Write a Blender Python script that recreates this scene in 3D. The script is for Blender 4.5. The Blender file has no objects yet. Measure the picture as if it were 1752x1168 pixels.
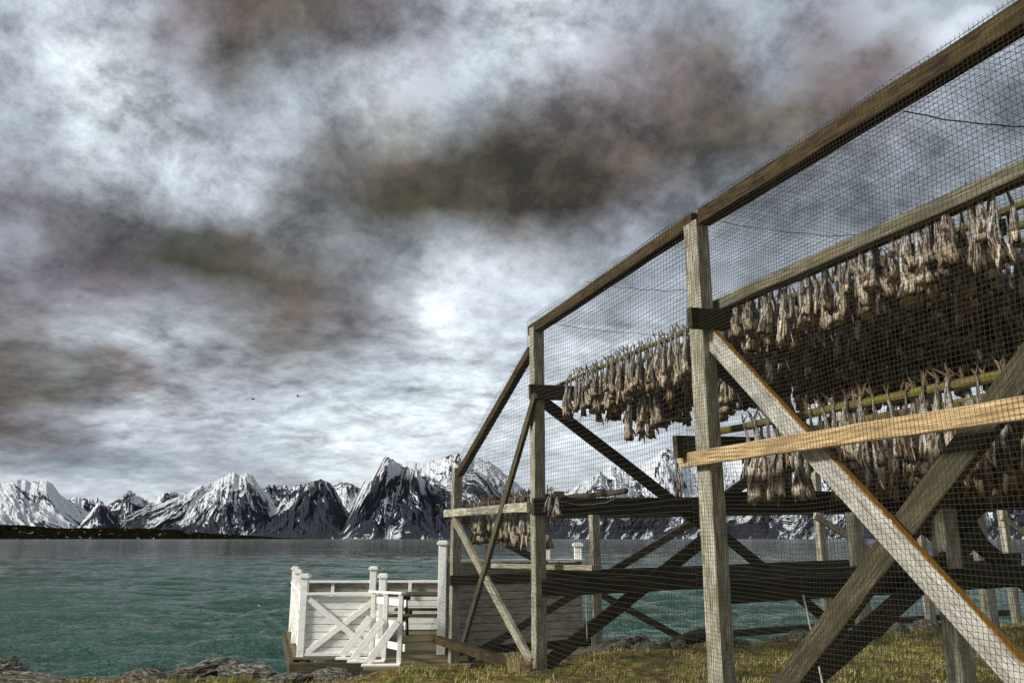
import bpy, bmesh, math, random
import numpy as np
from mathutils import Vector, noise
R = math.radians
rnd = random.Random(7)
S = bpy.context.scene
C = S.collection

# ------------------------------------------------------------------ camera
EYE = 1.3
FPX = 1395.0
PITCH = math.atan(337 / FPX)
cam_d = bpy.data.cameras.new('camera')
cam = bpy.data.objects.new('camera', cam_d)
C.objects.link(cam)
cam.location = (0, 0, EYE)
cam.rotation_euler = (R(90) + PITCH, 0, 0)
cam_d.sensor_width = 36
cam_d.lens = 36 * FPX / 1752
cam_d.clip_start = 0.05
cam_d.clip_end = 60000
S.camera = cam
ct, st = math.cos(PITCH), math.sin(PITCH)

def ray(px, py):
    x = (px - 876) / FPX
    z = (584 - py) / FPX
    return (x, ct - st * z, st + ct * z)

# rack axes: u runs along the rack away from the viewer, v runs across it
AZ = R(-20.8)
UX, UY = math.sin(AZ), math.cos(AZ)
VX, VY = math.cos(AZ), -math.sin(AZ)
V0 = 3.52

def P(u, v, z):
    return Vector((u * UX + v * VX, u * UY + v * VY, z))

def W(px, py, off=0.0):
    """point of the long outer face of the rack, moved off sideways"""
    r = ray(px, py)
    t = (V0 + off) / (r[0] * VX + r[1] * VY)
    return Vector((r[0] * t, r[1] * t, EYE + r[2] * t))

# ------------------------------------------------------------------ light and sky
SUN_AZ, SUN_EL = -110.0, 27.0
sd = bpy.data.lights.new('sun', 'SUN')
sd.energy = 4.9
sd.angle = R(10)
sd.color = (1.0, 0.97, 0.91)
sun = bpy.data.objects.new('sun', sd)
C.objects.link(sun)
sdir = Vector((math.sin(R(SUN_AZ)) * math.cos(R(SUN_EL)), math.cos(R(SUN_AZ)) * math.cos(R(SUN_EL)), math.sin(R(SUN_EL))))
sun.rotation_euler = sdir.to_track_quat('Z', 'Y').to_euler()

vs = S.view_settings
vs.view_transform = 'Standard'
vs.look = 'None'
vs.gamma = 1
vs.exposure = 0.0
vs.use_curve_mapping = False

def lin(c):
    return tuple(((x / 255) / 12.92 if x / 255 <= 0.04045 else ((x / 255 + 0.055) / 1.055) ** 2.4) for x in c)

PAL = {'W': (234, 240, 243), 'w': (208, 216, 221), 'L': (184, 191, 199), 'l': (168, 176, 184), 'M': (149, 157, 165),
       'm': (134, 138, 146), 'G': (120, 130, 142), 'P': (118, 111, 118), 'p': (134, 129, 138), 'N': (102, 94, 86),
       'n': (118, 111, 104), 'K': (72, 69, 55), 'k': (88, 82, 70)}
# cloud cover of the sky, every 110 px (columns) and 65 px (rows) of the photograph
CLOUD = ["MLlNkNPLwLMMMMlMl",
         "lLwpNNPlwlpNMpNLM",
         "lLWmkMplLpNNmNPMM",
         "LMwLmlwMNnPNnNpMM",
         "mLwLLMnNKNNKNmMMM",
         "PPlLlNkKkKnKmMMMM",
         "LPKKnMKKNKpMMMMMM",
         "MpKKKNMlLMMMlMlll",
         "pPPmnNpWLLllLlLLL",
         "nMwlNNLwLLLlLLlll",
         "KKnPLlMwwwwLLLLLL",
         "NPLLLwwwwwLLLLLLL",
         "mGGLMwwwwwwLLLLLL",
         "wLwLmLwwLLwLLLLLL"]
GRID = [[tuple(1.20 * x ** 1.16 for x in lin(PAL[c])) for c in row] for row in CLOUD]

def cloud_at(az, el):
    d = (math.sin(az) * math.cos(el), math.cos(az) * math.cos(el), math.sin(el))
    fw = d[1] * ct + d[2] * st
    up = -d[1] * st + d[2] * ct
    px = 876 + FPX * d[0] / fw
    py = 584 - FPX * up / fw
    gx = min(max(px / 110, 0), 15.999)
    gy = min(max(py / 65, 0), 12.999)
    i, j = int(gx), int(gy)
    a, b = gx - i, gy - j
    return tuple((GRID[j][i][k] * (1 - a) + GRID[j][i + 1][k] * a) * (1 - b) + (GRID[j + 1][i][k] * (1 - a) + GRID[j + 1][i + 1][k] * a) * b for k in range(3))

def build_world():
    w = bpy.data.worlds.new('World')
    S.world = w
    w.use_nodes = True
    nt = w.node_tree
    N, L = nt.nodes, nt.links
    N.clear()

    def nd(t, **k):
        n = N.new(t)
        for a, b in k.items():
            setattr(n, a, b)
        return n

    def m(op, a, b=None, c=None, clamp=False):
        n = nd('ShaderNodeMath', operation=op, use_clamp=clamp)
        for i, x in enumerate((a, b, c)):
            if x is None:
                continue
            if isinstance(x, (int, float)):
                n.inputs[i].default_value = x
            else:
                L.new(x, n.inputs[i])
        return n.outputs[0]
    tc = nd('ShaderNodeTexCoord')
    sep = nd('ShaderNodeSeparateXYZ')
    L.new(tc.outputs['Generated'], sep.inputs[0])
    X, Y, Z = sep.outputs
    el = m('MULTIPLY', m('ARCSINE', m('MINIMUM', m('MAXIMUM', Z, -1.0), 1.0)), 180 / math.pi)
    az = m('MULTIPLY', m('ARCTAN2', X, Y), 180 / math.pi)
    # cloud layer coordinates: a flat ceiling seen in perspective
    inv = m('DIVIDE', 1.0, m('ADD', m('MAXIMUM', Z, 0.0), 0.24))
    cb = nd('ShaderNodeCombineXYZ')
    L.new(m('MULTIPLY', X, inv), cb.inputs[0])
    L.new(m('MULTIPLY', Y, inv), cb.inputs[1])
    L.new(m('MULTIPLY', Z, 1.2), cb.inputs[2])
    rot = nd('ShaderNodeMapping')
    rot.inputs['Rotation'].default_value = (0, 0, R(28))
    rot.inputs['Scale'].default_value = (1.0, 1.1, 1.0)
    L.new(cb.outputs[0], rot.inputs[0])

    def nz(scale, detail, rough, dist=0.0, off=0.0):
        mp = nd('ShaderNodeMapping')
        mp.inputs['Location'].default_value = (off, off * 0.7, off * 1.3)
        L.new(rot.outputs[0], mp.inputs[0])
        n = nd('ShaderNodeTexNoise')
        n.inputs['Scale'].default_value = scale
        n.inputs['Detail'].default_value = detail
        n.inputs['Roughness'].default_value = rough
        n.inputs['Distortion'].default_value = dist
        L.new(mp.outputs[0], n.inputs['Vector'])
        return n
    wa = nz(3.2, 5, 0.5, 0.0, 3.1)
    wb = nz(3.2, 5, 0.5, 0.0, 9.4)
    low = m('MULTIPLY', m('ADD', el, 2.0), 0.10, clamp=True)
    high = m('MULTIPLY', m('SUBTRACT', el, 9.0), 0.09, clamp=True)

    def nzd(scale, detail, rough, dist, off):
        mp = nd('ShaderNodeMapping')
        mp.inputs['Location'].default_value = (off, off * 0.7, off * 1.3)
        mp.inputs['Rotation'].default_value = (0, R(-28), 0)
        mp.inputs['Scale'].default_value = (1.0, 1.0, 1.25)
        L.new(tc.outputs['Generated'], mp.inputs[0])
        n = nd('ShaderNodeTexNoise')
        n.inputs['Scale'].default_value = scale
        n.inputs['Detail'].default_value = detail
        n.inputs['Roughness'].default_value = rough
        n.inputs['Distortion'].default_value = dist
        L.new(mp.outputs[0], n.inputs['Vector'])
        return n

    def blend(a, b, f):
        return m('ADD', m('MULTIPLY', a, m('SUBTRACT', 1.0, f)), m('MULTIPLY', b, f))
    azw = m('ADD', az, m('MULTIPLY', m('SUBTRACT', blend(wa.outputs['Fac'], nzd(4.5, 5, 0.52, 0.0, 2.2).outputs['Fac'], high), 0.5), 11.0))
    elw = m('ADD', el, m('MULTIPLY', m('MULTIPLY', m('SUBTRACT', blend(wb.outputs['Fac'], nzd(4.5, 5, 0.52, 0.0, 6.6).outputs['Fac'], high), 0.5), 9.0), low))
    azn = m('DIVIDE', m('PINGPONG', m('ADD', azw, 400.0), 80.0), 80.0)   # 400 = 5*80: mirrored, see ramp
    els = [0.0, 2.5, 5.0, 7.5, 10, 12.5, 15, 17.5, 20, 22.5, 25, 27.5, 30, 32.5, 35, 37.5]
    cur = None
    for j, e in enumerate(els):
        rp = nd('ShaderNodeValToRGB')
        cr = rp.color_ramp
        cr.interpolation = 'EASE'
        n = 21
        while len(cr.elements) < n:
            cr.elements.new(0.5)
        for i in range(n):
            t = i / (n - 1)
            cr.elements[i].position = t
            a = -40 + 80 * t
            # pingpong(az+400,80)/80: az=-40 -> 0.5 ... handled by shifting below
            cr.elements[i].color = (*cloud_at(R(a), R(e)), 1)
        L.new(azn, rp.inputs[0])
        if cur is None:
            cur = rp.outputs[0]
        else:
            f = m('DIVIDE', m('SUBTRACT', elw, els[j - 1]), e - els[j - 1], clamp=True)
            mx = nd('ShaderNodeMix', data_type='RGBA')
            L.new(f, mx.inputs[0])
            L.new(cur, mx.inputs[6])
            L.new(rp.outputs[0], mx.inputs[7])
            cur = mx.outputs[2]
    # put az=-40 at ramp 0, az=40 at ramp 1
    for n in N:
        if n.bl_idname == 'ShaderNodeMath' and n.operation == 'ADD' and n.inputs[1].default_value == 400.0 and not n.inputs[1].is_linked:
            n.inputs[1].default_value = 40.0 + 160.0
    # billows: fine light and dark structure of the clouds themselves
    n1 = nz(7.0, 14, 0.66, 0.15, 1.7)
    n2 = nz(18.0, 8, 0.6, 0.0, 5.2)
    v1 = m('MULTIPLY', m('SUBTRACT', blend(n1.outputs['Fac'], nzd(8.0, 14, 0.66, 0.15, 4.4).outputs['Fac'], high), 0.5), 3.1)
    v2 = m('MULTIPLY', m('SUBTRACT', blend(n2.outputs['Fac'], nzd(26.0, 10, 0.72, 0.0, 8.1).outputs['Fac'], high), 0.5), 1.3)
    v = m('MULTIPLY', m('ADD', v1, v2), m('MULTIPLY', m('ADD', el, 4.0), 0.055, clamp=True))
    v = m('MINIMUM', m('MAXIMUM', m('MULTIPLY', v, 1.3), -0.58), 0.52)
    gain = m('MAXIMUM', m('ADD', 1.13, v), 0.4)
    sc = nd('ShaderNodeVectorMath', operation='SCALE')
    L.new(cur, sc.inputs[0])
    L.new(gain, sc.inputs['Scale'])
    # thin spots show more of the sky behind
    sky = nd('ShaderNodeTexSky', sky_type='NISHITA')
    sky.sun_disc = False
    sky.sun_elevation = R(SUN_EL)
    sky.sun_rotation = R(SUN_AZ)
    b1 = nd('ShaderNodeBackground')
    b1.inputs[1].default_value = 0.08
    L.new(sky.outputs[0], b1.inputs[0])
    b2 = nd('ShaderNodeBackground')
    b2.inputs[1].default_value = 1.0
    L.new(sc.outputs[0], b2.inputs[0])
    mix = nd('ShaderNodeMixShader')
    mix.inputs[0].default_value = 0.95
    L.new(b1.outputs[0], mix.inputs[1])
    L.new(b2.outputs[0], mix.inputs[2])
    out = nd('ShaderNodeOutputWorld')
    L.new(mix.outputs[0], out.inputs[0])
build_world()

# ------------------------------------------------------------------ small helpers
def tag(o, label=None, cat=None, group=None, kind=None):
    if label: o['label'] = label
    if cat: o['category'] = cat
    if group: o['group'] = group
    if kind: o['kind'] = kind
    return o

def empty(name, loc, label=None, cat=None, group=None):
    o = bpy.data.objects.new(name, None)
    o.empty_display_size = 0.2
    C.objects.link(o)
    o.location = loc
    return tag(o, label, cat, group)

class MB:
    def __init__(s):
        s.v, s.f, s.uv = [], [], []

    def face(s, idx, uvs=None):
        s.f.append(tuple(idx))
        s.uv.append(uvs if uvs else [(0.0, 0.0)] * len(idx))

    def mesh(s, name, mat, smooth=False, origin=None):
        me = bpy.data.meshes.new(name)
        vv = s.v if origin is None else [(a[0] - origin[0], a[1] - origin[1], a[2] - origin[2]) for a in s.v]
        me.from_pydata([tuple(a) for a in vv], [], s.f)
        uvl = me.uv_layers.new(name='UVMap')
        flat = [c for fu in s.uv for q in fu for c in q]
        uvl.data.foreach_set('uv', flat)
        if smooth:
            me.polygons.foreach_set('use_smooth', [True] * len(me.polygons))
        if mat: me.materials.append(mat)
        me.update()
        return me

    def build(s, name, mat, parent=None, smooth=False):
        """link as one object; vertices are in world space, parents are unrotated"""
        org = parent_origin(parent)
        if parent is None:
            n = len(s.v)
            org = (sum(a[0] for a in s.v) / n, sum(a[1] for a in s.v) / n, min(a[2] for a in s.v))
        me = s.mesh(name, mat, smooth, org)
        o = bpy.data.objects.new(name, me)
        C.objects.link(o)
        if parent is None: o.location = org
        else: o.parent = parent
        return o

def parent_origin(p):
    if p is None: return (0, 0, 0)
    q = Vector((0, 0, 0))
    while p is not None:
        q += p.location
        p = p.parent
    return tuple(q)

def beam(mb, p0, p1, a, b, nrm, jit=0.002, seg=None, ch=0.006, roll=0.0):
    """squared timber from p0 to p1; b thick along nrm, a wide across it"""
    p0, p1 = Vector(p0), Vector(p1)
    d = p1 - p0
    ln = d.length
    d.normalize()
    n = Vector(nrm)
    n = (n - d * n.dot(d)).normalized()
    s = d.cross(n).normalized()
    ha, hb = a / 2, b / 2
    ch = min(ch, ha * 0.5, hb * 0.5)
    prof = [(-ha + ch, -hb), (ha - ch, -hb), (ha, -hb + ch), (ha, hb - ch), (ha - ch, hb), (-ha + ch, hb), (-ha, hb - ch), (-ha, -hb + ch)]
    seg = seg or max(1, int(ln / 0.35))
    base = len(mb.v)
    per = [0]
    for i in range(8):
        q, r = prof[i], prof[(i + 1) % 8]
        per.append(per[-1] + math.hypot(q[0] - r[0], q[1] - r[1]))
    u0, w0 = rnd.random() * 40, rnd.random() * 20
    for k in range(seg + 1):
        t = k / seg
        c = p0 + d * ln * t
        ox = rnd.uniform(-jit, jit) + math.sin(t * math.pi) * roll
        oy = rnd.uniform(-jit, jit)
        for (x, y) in prof:
            e = rnd.uniform(-jit, jit) * 0.5
            mb.v.append(tuple(c + s * (x + ox + e) + n * (y + oy + e)))
    for k in range(seg):
        for i in range(8):
            j = (i + 1) % 8
            a0 = base + k * 8
            mb.face((a0 + i, a0 + 8 + i, a0 + 8 + j, a0 + j),
                    [(u0 + ln * k / seg, w0 + per[i]), (u0 + ln * (k + 1) / seg, w0 + per[i]),
                     (u0 + ln * (k + 1) / seg, w0 + per[i + 1]), (u0 + ln * k / seg, w0 + per[i + 1])])
    e = base + seg * 8
    mb.face([base + i for i in range(8)], [(u0 + x, w0 + y) for x, y in prof])
    mb.face([e + 7 - i for i in range(8)], [(u0 + x, w0 + y) for x, y in reversed(prof)])

def tube(mb, pts, rad, n=8, cap=True, jit=0.0):
    pts = [Vector(p) for p in pts]
    base = len(mb.v)
    u0 = rnd.random() * 30
    acc = 0
    us = []
    for k, p in enumerate(pts):
        d = (pts[min(k + 1, len(pts) - 1)] - pts[max(k - 1, 0)]).normalized()
        up = Vector((0, 0, 1)) if abs(d.z) < 0.9 else Vector((1, 0, 0))
        s = d.cross(up).normalized()
        w = s.cross(d)
        r = rad[k] if isinstance(rad, (list, tuple)) else rad
        for i in range(n):
            a = 2 * math.pi * i / n
            rr = r * (1 + rnd.uniform(-jit, jit))
            mb.v.append(tuple(p + s * math.cos(a) * rr + w * math.sin(a) * rr))
        if k: acc += (p - pts[k - 1]).length
        us.append(u0 + acc)
    for k in range(len(pts) - 1):
        for i in range(n):
            j = (i + 1) % n
            a0 = base + k * n
            q = 0.3
            mb.face((a0 + i, a0 + j, a0 + n + j, a0 + n + i), [(us[k], q * i / n), (us[k], q * (i + 1) / n), (us[k + 1], q * (i + 1) / n), (us[k + 1], q * i / n)])
    if cap:
        mb.face([base + n - 1 - i for i in range(n)])
        e = base + (len(pts) - 1) * n
        mb.face([e + i for i in range(n)])

# ------------------------------------------------------------------ node materials
class Mat:
    def __init__(s, name, rough=0.8, spec=0.3):
        s.m = bpy.data.materials.new(name)
        s.m.use_nodes = True
        s.nt = s.m.node_tree
        s.N, s.L = s.nt.nodes, s.nt.links
        s.b = s.N['Principled BSDF']
        s.b.inputs['Roughness'].default_value = rough
        s.b.inputs['Specular IOR Level'].default_value = spec
        s.tc = s.N.new('ShaderNodeTexCoord')

    def set(s, sock, x):
        if isinstance(x, (int, float)): sock.default_value = x
        elif isinstance(x, tuple): sock.default_value = x if len(x) == 4 else ((*x, 1) if sock.type == 'RGBA' else x)
        else: s.L.new(x, sock)

    def map(s, src='Object', scale=(1, 1, 1), rot=(0, 0, 0), loc=(0, 0, 0)):
        n = s.N.new('ShaderNodeMapping')
        n.inputs['Scale'].default_value = scale
        n.inputs['Rotation'].default_value = rot
        n.inputs['Location'].default_value = loc
        s.L.new(s.tc.outputs[src] if isinstance(src, str) else src, n.inputs[0])
        return n.outputs[0]

    def noise(s, vec, scale, detail=4, rough=0.55, dist=0.0):
        n = s.N.new('ShaderNodeTexNoise')
        n.inputs['Scale'].default_value = scale
        n.inputs['Detail'].default_value = detail
        n.inputs['Roughness'].default_value = rough
        n.inputs['Distortion'].default_value = dist
        s.L.new(vec, n.inputs['Vector'])
        return n.outputs['Fac']

    def vor(s, vec, scale, feature='F1'):
        n = s.N.new('ShaderNodeTexVoronoi')
        n.feature = feature
        n.inputs['Scale'].default_value = scale
        s.L.new(vec, n.inputs['Vector'])
        return n.outputs['Distance']

    def ramp(s, fac, stops, interp='LINEAR'):
        n = s.N.new('ShaderNodeValToRGB')
        n.color_ramp.interpolation = interp
        while len(n.color_ramp.elements) < len(stops): n.color_ramp.elements.new(0.5)
        for e, (p, c) in zip(n.color_ramp.elements, stops):
            e.position = p
            e.color = (c, c, c, 1) if isinstance(c, (int, float)) else (*c, 1)
        s.set(n.inputs[0], fac)
        return n.outputs[0]

    def mix(s, fac, a, b, blend='MIX'):
        n = s.N.new('ShaderNodeMix')
        n.data_type = 'RGBA'
        n.blend_type = blend
        s.set(n.inputs[0], fac)
        s.set(n.inputs[6], a)
        s.set(n.inputs[7], b)
        return n.outputs[2]

    def math(s, op, a, b=0.0, c=0.0, clamp=False):
        n = s.N.new('ShaderNodeMath')
        n.operation = op
        n.use_clamp = clamp
        s.set(n.inputs[0], a); s.set(n.inputs[1], b); s.set(n.inputs[2], c)
        return n.outputs[0]

    def bump(s, h, strength=0.5, dist=0.01, normal=None):
        n = s.N.new('ShaderNodeBump')
        n.inputs['Strength'].default_value = strength
        n.inputs['Distance'].default_value = dist
        s.L.new(h, n.inputs['Height'])
        if normal is not None: s.L.new(normal, n.inputs['Normal'])
        return n.outputs[0]

    def color(s, c): s.set(s.b.inputs['Base Color'], c); return s
    def normal(s, c): s.L.new(c, s.b.inputs['Normal']); return s

def wood(name, hi, mid, lo, crack=0.5, moss=None, mossamt=0.5, cover=None):
    """weathered timber: grain along U, cracks, stains, algae"""
    w = Mat(name, 0.85, 0.2)
    uv = w.map('UV', (1.6, 34, 1))
    g = w.noise(uv, 3.2, 7, 0.68, 0.6)
    g2 = w.noise(w.map('UV', (0.9, 90, 1)), 3.0, 4, 0.6, 0.3)
    blot = w.noise(w.map('UV', (1.3, 5, 1)), 2.3, 5, 0.65)
    gg = w.math('ADD', w.math('MULTIPLY', g, 0.62), w.math('MULTIPLY', g2, 0.38))
    col = w.ramp(gg, [(0.40, lo), (0.49, mid), (0.57, hi)])
    dark = w.ramp(g2, [(0.36, 1.0), (0.44, 0.0)])
    col = w.mix(w.math('MULTIPLY', dark, crack), col, tuple(x * 0.16 for x in lo))
    col = w.mix(w.ramp(blot, [(0.38, 0.75), (0.5, 0.0)]), col, tuple(x * 0.55 for x in mid))
    kn = w.vor(w.map('UV', (1.1, 6, 1)), 1.7)
    col = w.mix(w.ramp(kn, [(0.05, 0.85), (0.11, 0.0)]), col, tuple(x * 0.3 for x in lo))
    if moss:
        mm = w.noise(w.map('Object'), 5.5, 7, 0.7)
        col = w.mix(w.math('MULTIPLY', w.ramp(mm, [(0.46, 0), (0.58, 1)]), mossamt), col, moss)
    if cover:   # lichen lying on the upward faces
        ge = w.N.new('ShaderNodeNewGeometry')
        sx = w.N.new('ShaderNodeSeparateXYZ')
        w.L.new(ge.outputs['Normal'], sx.inputs[0])
        mm = w.noise(w.map('Object'), 30, 5, 0.7)
        k = w.ramp(w.math('ADD', sx.outputs[2], w.math('MULTIPLY', w.math('SUBTRACT', mm, 0.5), 0.9)), [(0.38, 0), (0.5, 1)])
        col = w.mix(k, col, w.mix(mm, cover, tuple(x * 0.35 for x in cover)))
    w.color(col)
    w.normal(w.bump(gg, 0.75, 0.012))
    return w.m

M = {}
M['wood_pale'] = wood('weathered_wood', (0.66, 0.62, 0.51), (0.36, 0.33, 0.24), (0.08, 0.07, 0.04), 0.85, (0.15, 0.15, 0.05), 0.4)
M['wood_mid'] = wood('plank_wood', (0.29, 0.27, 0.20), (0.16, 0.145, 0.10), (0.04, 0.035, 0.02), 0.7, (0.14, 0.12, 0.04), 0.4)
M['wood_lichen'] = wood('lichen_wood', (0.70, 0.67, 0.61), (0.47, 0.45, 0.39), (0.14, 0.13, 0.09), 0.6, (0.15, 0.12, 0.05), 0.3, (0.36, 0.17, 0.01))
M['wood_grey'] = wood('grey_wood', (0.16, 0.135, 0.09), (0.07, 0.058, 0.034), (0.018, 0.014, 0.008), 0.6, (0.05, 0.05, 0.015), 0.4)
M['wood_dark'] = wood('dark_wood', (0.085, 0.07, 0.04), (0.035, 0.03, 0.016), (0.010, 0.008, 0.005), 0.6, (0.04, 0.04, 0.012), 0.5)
M['wood_top'] = wood('brown_wood', (0.11, 0.075, 0.032), (0.036, 0.022, 0.009), (0.011, 0.007, 0.003), 0.7, (0.09, 0.07, 0.02), 0.4)
M['wood_deck'] = wood('deck_wood', (0.30, 0.25, 0.15), (0.17, 0.135, 0.075), (0.05, 0.04, 0.02), 0.6, (0.09, 0.09, 0.03), 0.4)
M['wood_fresh'] = wood('fresh_wood', (0.70, 0.52, 0.29), (0.52, 0.36, 0.17), (0.24, 0.15, 0.06), 0.35)
M['pole_lichen'] = wood('mossy_pole', (0.26, 0.22, 0.09), (0.13, 0.10, 0.035), (0.03, 0.022, 0.01), 0.6, (0.17, 0.15, 0.02), 0.8)

def plain(name, col, rough=0.6, bump=0.0, var=0.2, scale=20, spec=0.3):
    w = Mat(name, rough, spec)
    n = w.noise(w.map('Object'), scale, 5, 0.6)
    w.color(w.mix(n, tuple(c * (1 - var) for c in col), tuple(min(c * (1 + var), 0.95) for c in col)))
    if bump: w.normal(w.bump(n, bump, 0.01))
    return w.m
M['net'] = plain('net_thread', (0.035, 0.032, 0.028), 0.8, var=0.4)
M['rope'] = plain('rope', (0.42, 0.40, 0.34), 0.9)
M['wire'] = plain('dark_line', (0.045, 0.04, 0.035), 0.8)

def white_paint():
    w = Mat('white_paint', 0.45, 0.4)
    n = w.noise(w.map('Object', (1, 1, 3)), 6, 8, 0.7)
    n2 = w.noise(w.map('Object'), 45, 4, 0.7)
    c = w.mix(w.ramp(n, [(0.34, 1), (0.5, 0)]), (0.88, 0.87, 0.81), (0.66, 0.64, 0.53))
    c = w.mix(w.ramp(n2, [(0.32, 0.75), (0.37, 0)]), c, (0.16, 0.14, 0.08))
    w.color(c)
    w.normal(w.bump(n2, 0.2, 0.004))
    return w.m
M['white'] = white_paint()

def grey_clad():
    w = Mat('grey_cladding', 0.75, 0.2)
    n = w.noise(w.map('Object', (1, 1, 5)), 5, 8, 0.72)
    w.color(w.ramp(n, [(0.38, (0.20, 0.185, 0.14)), (0.58, (0.42, 0.40, 0.33))]))
    w.normal(w.bump(n, 0.3, 0.006))
    return w.m
M['clad'] = grey_clad()

# ------------------------------------------------------------------ numpy noise
def _hash(ix, iy, seed):
    h = (ix.astype(np.int64) * 374761393 + iy.astype(np.int64) * 668265263 + seed * 1442695040888963407 % (1 << 62)) & 0xFFFFFFFF
    h = ((h ^ (h >> 13)) * 1274126177) & 0xFFFFFFFF
    return ((h ^ (h >> 16)) & 0xFFFF) / 65535.0

def vnoise(x, y, seed=0):
    ix, iy = np.floor(x), np.floor(y)
    fx, fy = x - ix, y - iy
    fx = fx * fx * fx * (fx * (fx * 6 - 15) + 10)
    fy = fy * fy * fy * (fy * (fy * 6 - 15) + 10)
    a, b = _hash(ix, iy, seed), _hash(ix + 1, iy, seed)
    c, d = _hash(ix, iy + 1, seed), _hash(ix + 1, iy + 1, seed)
    return (a * (1 - fx) + b * fx) * (1 - fy) + (c * (1 - fx) + d * fx) * fy

def fbm(x, y, seed=0, oct=5, gain=0.5, ridged=False):
    s, a, tot = 0, 1.0, 0
    for o in range(oct):
        n = vnoise(x, y, seed + o * 17)
        if ridged: n = 1 - np.abs(2 * n - 1)
        s = s + a * n
        tot += a
        a *= gain
        x, y = x * 2.03 + 11.3, y * 2.03 + 5.7
    return s / tot

def grid_mesh(name, X, Y, Z, mat, uv=None, attr=None, smooth=True):
    nr, nc = X.shape
    me = bpy.data.meshes.new(name)
    co = np.stack([X, Y, Z], -1).reshape(-1, 3)
    idx = np.arange(nr * nc).reshape(nr, nc)
    q = np.stack([idx[:-1, :-1], idx[:-1, 1:], idx[1:, 1:], idx[1:, :-1]], -1).reshape(-1, 4)
    me.vertices.add(len(co)); me.vertices.foreach_set('co', co.ravel())
    me.loops.add(q.size); me.loops.foreach_set('vertex_index', q.ravel())
    me.polygons.add(len(q)); me.polygons.foreach_set('loop_start', np.arange(0, q.size, 4))
    me.polygons.foreach_set('use_smooth', np.full(len(q), smooth))
    me.update(calc_edges=True)
    if uv is not None:
        l = me.uv_layers.new(name='UVMap')
        l.data.foreach_set('uv', np.stack(uv, -1).reshape(-1, 2)[q.ravel()].ravel())
    if attr is not None:
        for k, a in attr.items():
            at = me.attributes.new(k, 'FLOAT', 'POINT')
            at.data.foreach_set('value', a.ravel().astype(np.float32))
    me.materials.append(mat)
    o = bpy.data.objects.new(name, me)
    C.objects.link(o)
    return o

# ------------------------------------------------------------------ ground, water
WATER = -1.0

def sstep(a, b, x):
    t = np.clip((x - a) / (b - a), 0, 1)
    return t * t * (3 - 2 * t)

def ground_h(X, Y):
    X = np.asarray(X, float); Y = np.asarray(Y, float)
    u = X * UX + Y * UY
    v = X * VX + Y * VY
    nz_ = (fbm(X * 0.9, Y * 0.9, 3, 4) - 0.5) * 0.16 + (fbm(X * 5, Y * 5, 9, 3) - 0.5) * 0.05
    # right of the rack corner: turf up to just past the middle posts, then the beach
    hr = 0.02 * np.clip(v - 3.5, -2, 12) - 0.62 * sstep(8.75, 11.0, u) - 3.0 * sstep(11.8, 17.0, u)
    # middle, in front of the deck
    hm = -0.66 * sstep(8.9, 11.2, Y) - 0.35 * sstep(11.3, 13.0, Y) - 2.5 * sstep(14, 20, Y)
    # left: turf breaks off early into the rocks
    hl = -0.15 - 1.35 * sstep(8.9, 10.9, Y) - 2.0 * sstep(11.6, 20, Y)
    a = sstep(-1.9, -1.0, X)
    b = sstep(-0.2, 1.2, X)
    h = hl * (1 - a) + (hm * (1 - b) + hr * b) * a
    return np.maximum(h, -4.0) + nz_

def gz(x, y):
    return float(ground_h(np.array([x]), np.array([y]))[0])

def build_ground():
    g = Mat('turf_and_soil', 0.95, 0.1)
    o = g.map('Object')
    n1 = g.noise(o, 1.6, 7, 0.65)
    n2 = g.noise(o, 9, 8, 0.72)
    n3 = g.noise(o, 60, 4, 0.7)
    c = g.ramp(n2, [(0.32, (0.018, 0.015, 0.008)), (0.47, (0.14, 0.105, 0.036)), (0.58, (0.32, 0.25, 0.09)), (0.68, (0.46, 0.38, 0.18))])
    c = g.mix(g.ramp(n1, [(0.5, 0), (0.62, 0.7)]), c, (0.05, 0.065, 0.012))
    c = g.mix(g.ramp(n3, [(0.36, 0.8), (0.46, 0)]), c, (0.015, 0.012, 0.008))
    sx = g.N.new('ShaderNodeSeparateXYZ')
    g.L.new(o, sx.inputs[0])
    beach = g.ramp(g.vor(o, 14), [(0.0, (0.20, 0.19, 0.15)), (0.5, (0.10, 0.09, 0.07)), (0.9, (0.02, 0.018, 0.012))])
    zz = g.math('ADD', g.math('MULTIPLY', sx.outputs[2], 1.0), g.math('MULTIPLY', n1, 0.2))
    k = g.ramp(g.math('ADD', zz, 1.0), [(0.80, 1), (0.95, 0)])
    g.color(g.mix(k, c, beach))
    g.normal(g.bump(g.math('ADD', n3, g.math('MULTIPLY', n2, 2)), 0.9, 0.03))
    xs = np.concatenate([-np.geomspace(9000, 8.2, 50), np.arange(-8, 10.5, 0.08), np.geomspace(10.7, 9000, 50)])
    ys = np.concatenate([-np.geomspace(9000, 2, 30), np.arange(-1.5, 7.5, 0.4), np.arange(7.5, 15, 0.07), np.geomspace(15.1, 9000, 60)])
    X, Y = np.meshgrid(xs, ys)
    tag(grid_mesh('ground', X, Y, ground_h(X, Y), g.m), kind='structure')
build_ground()

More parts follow.
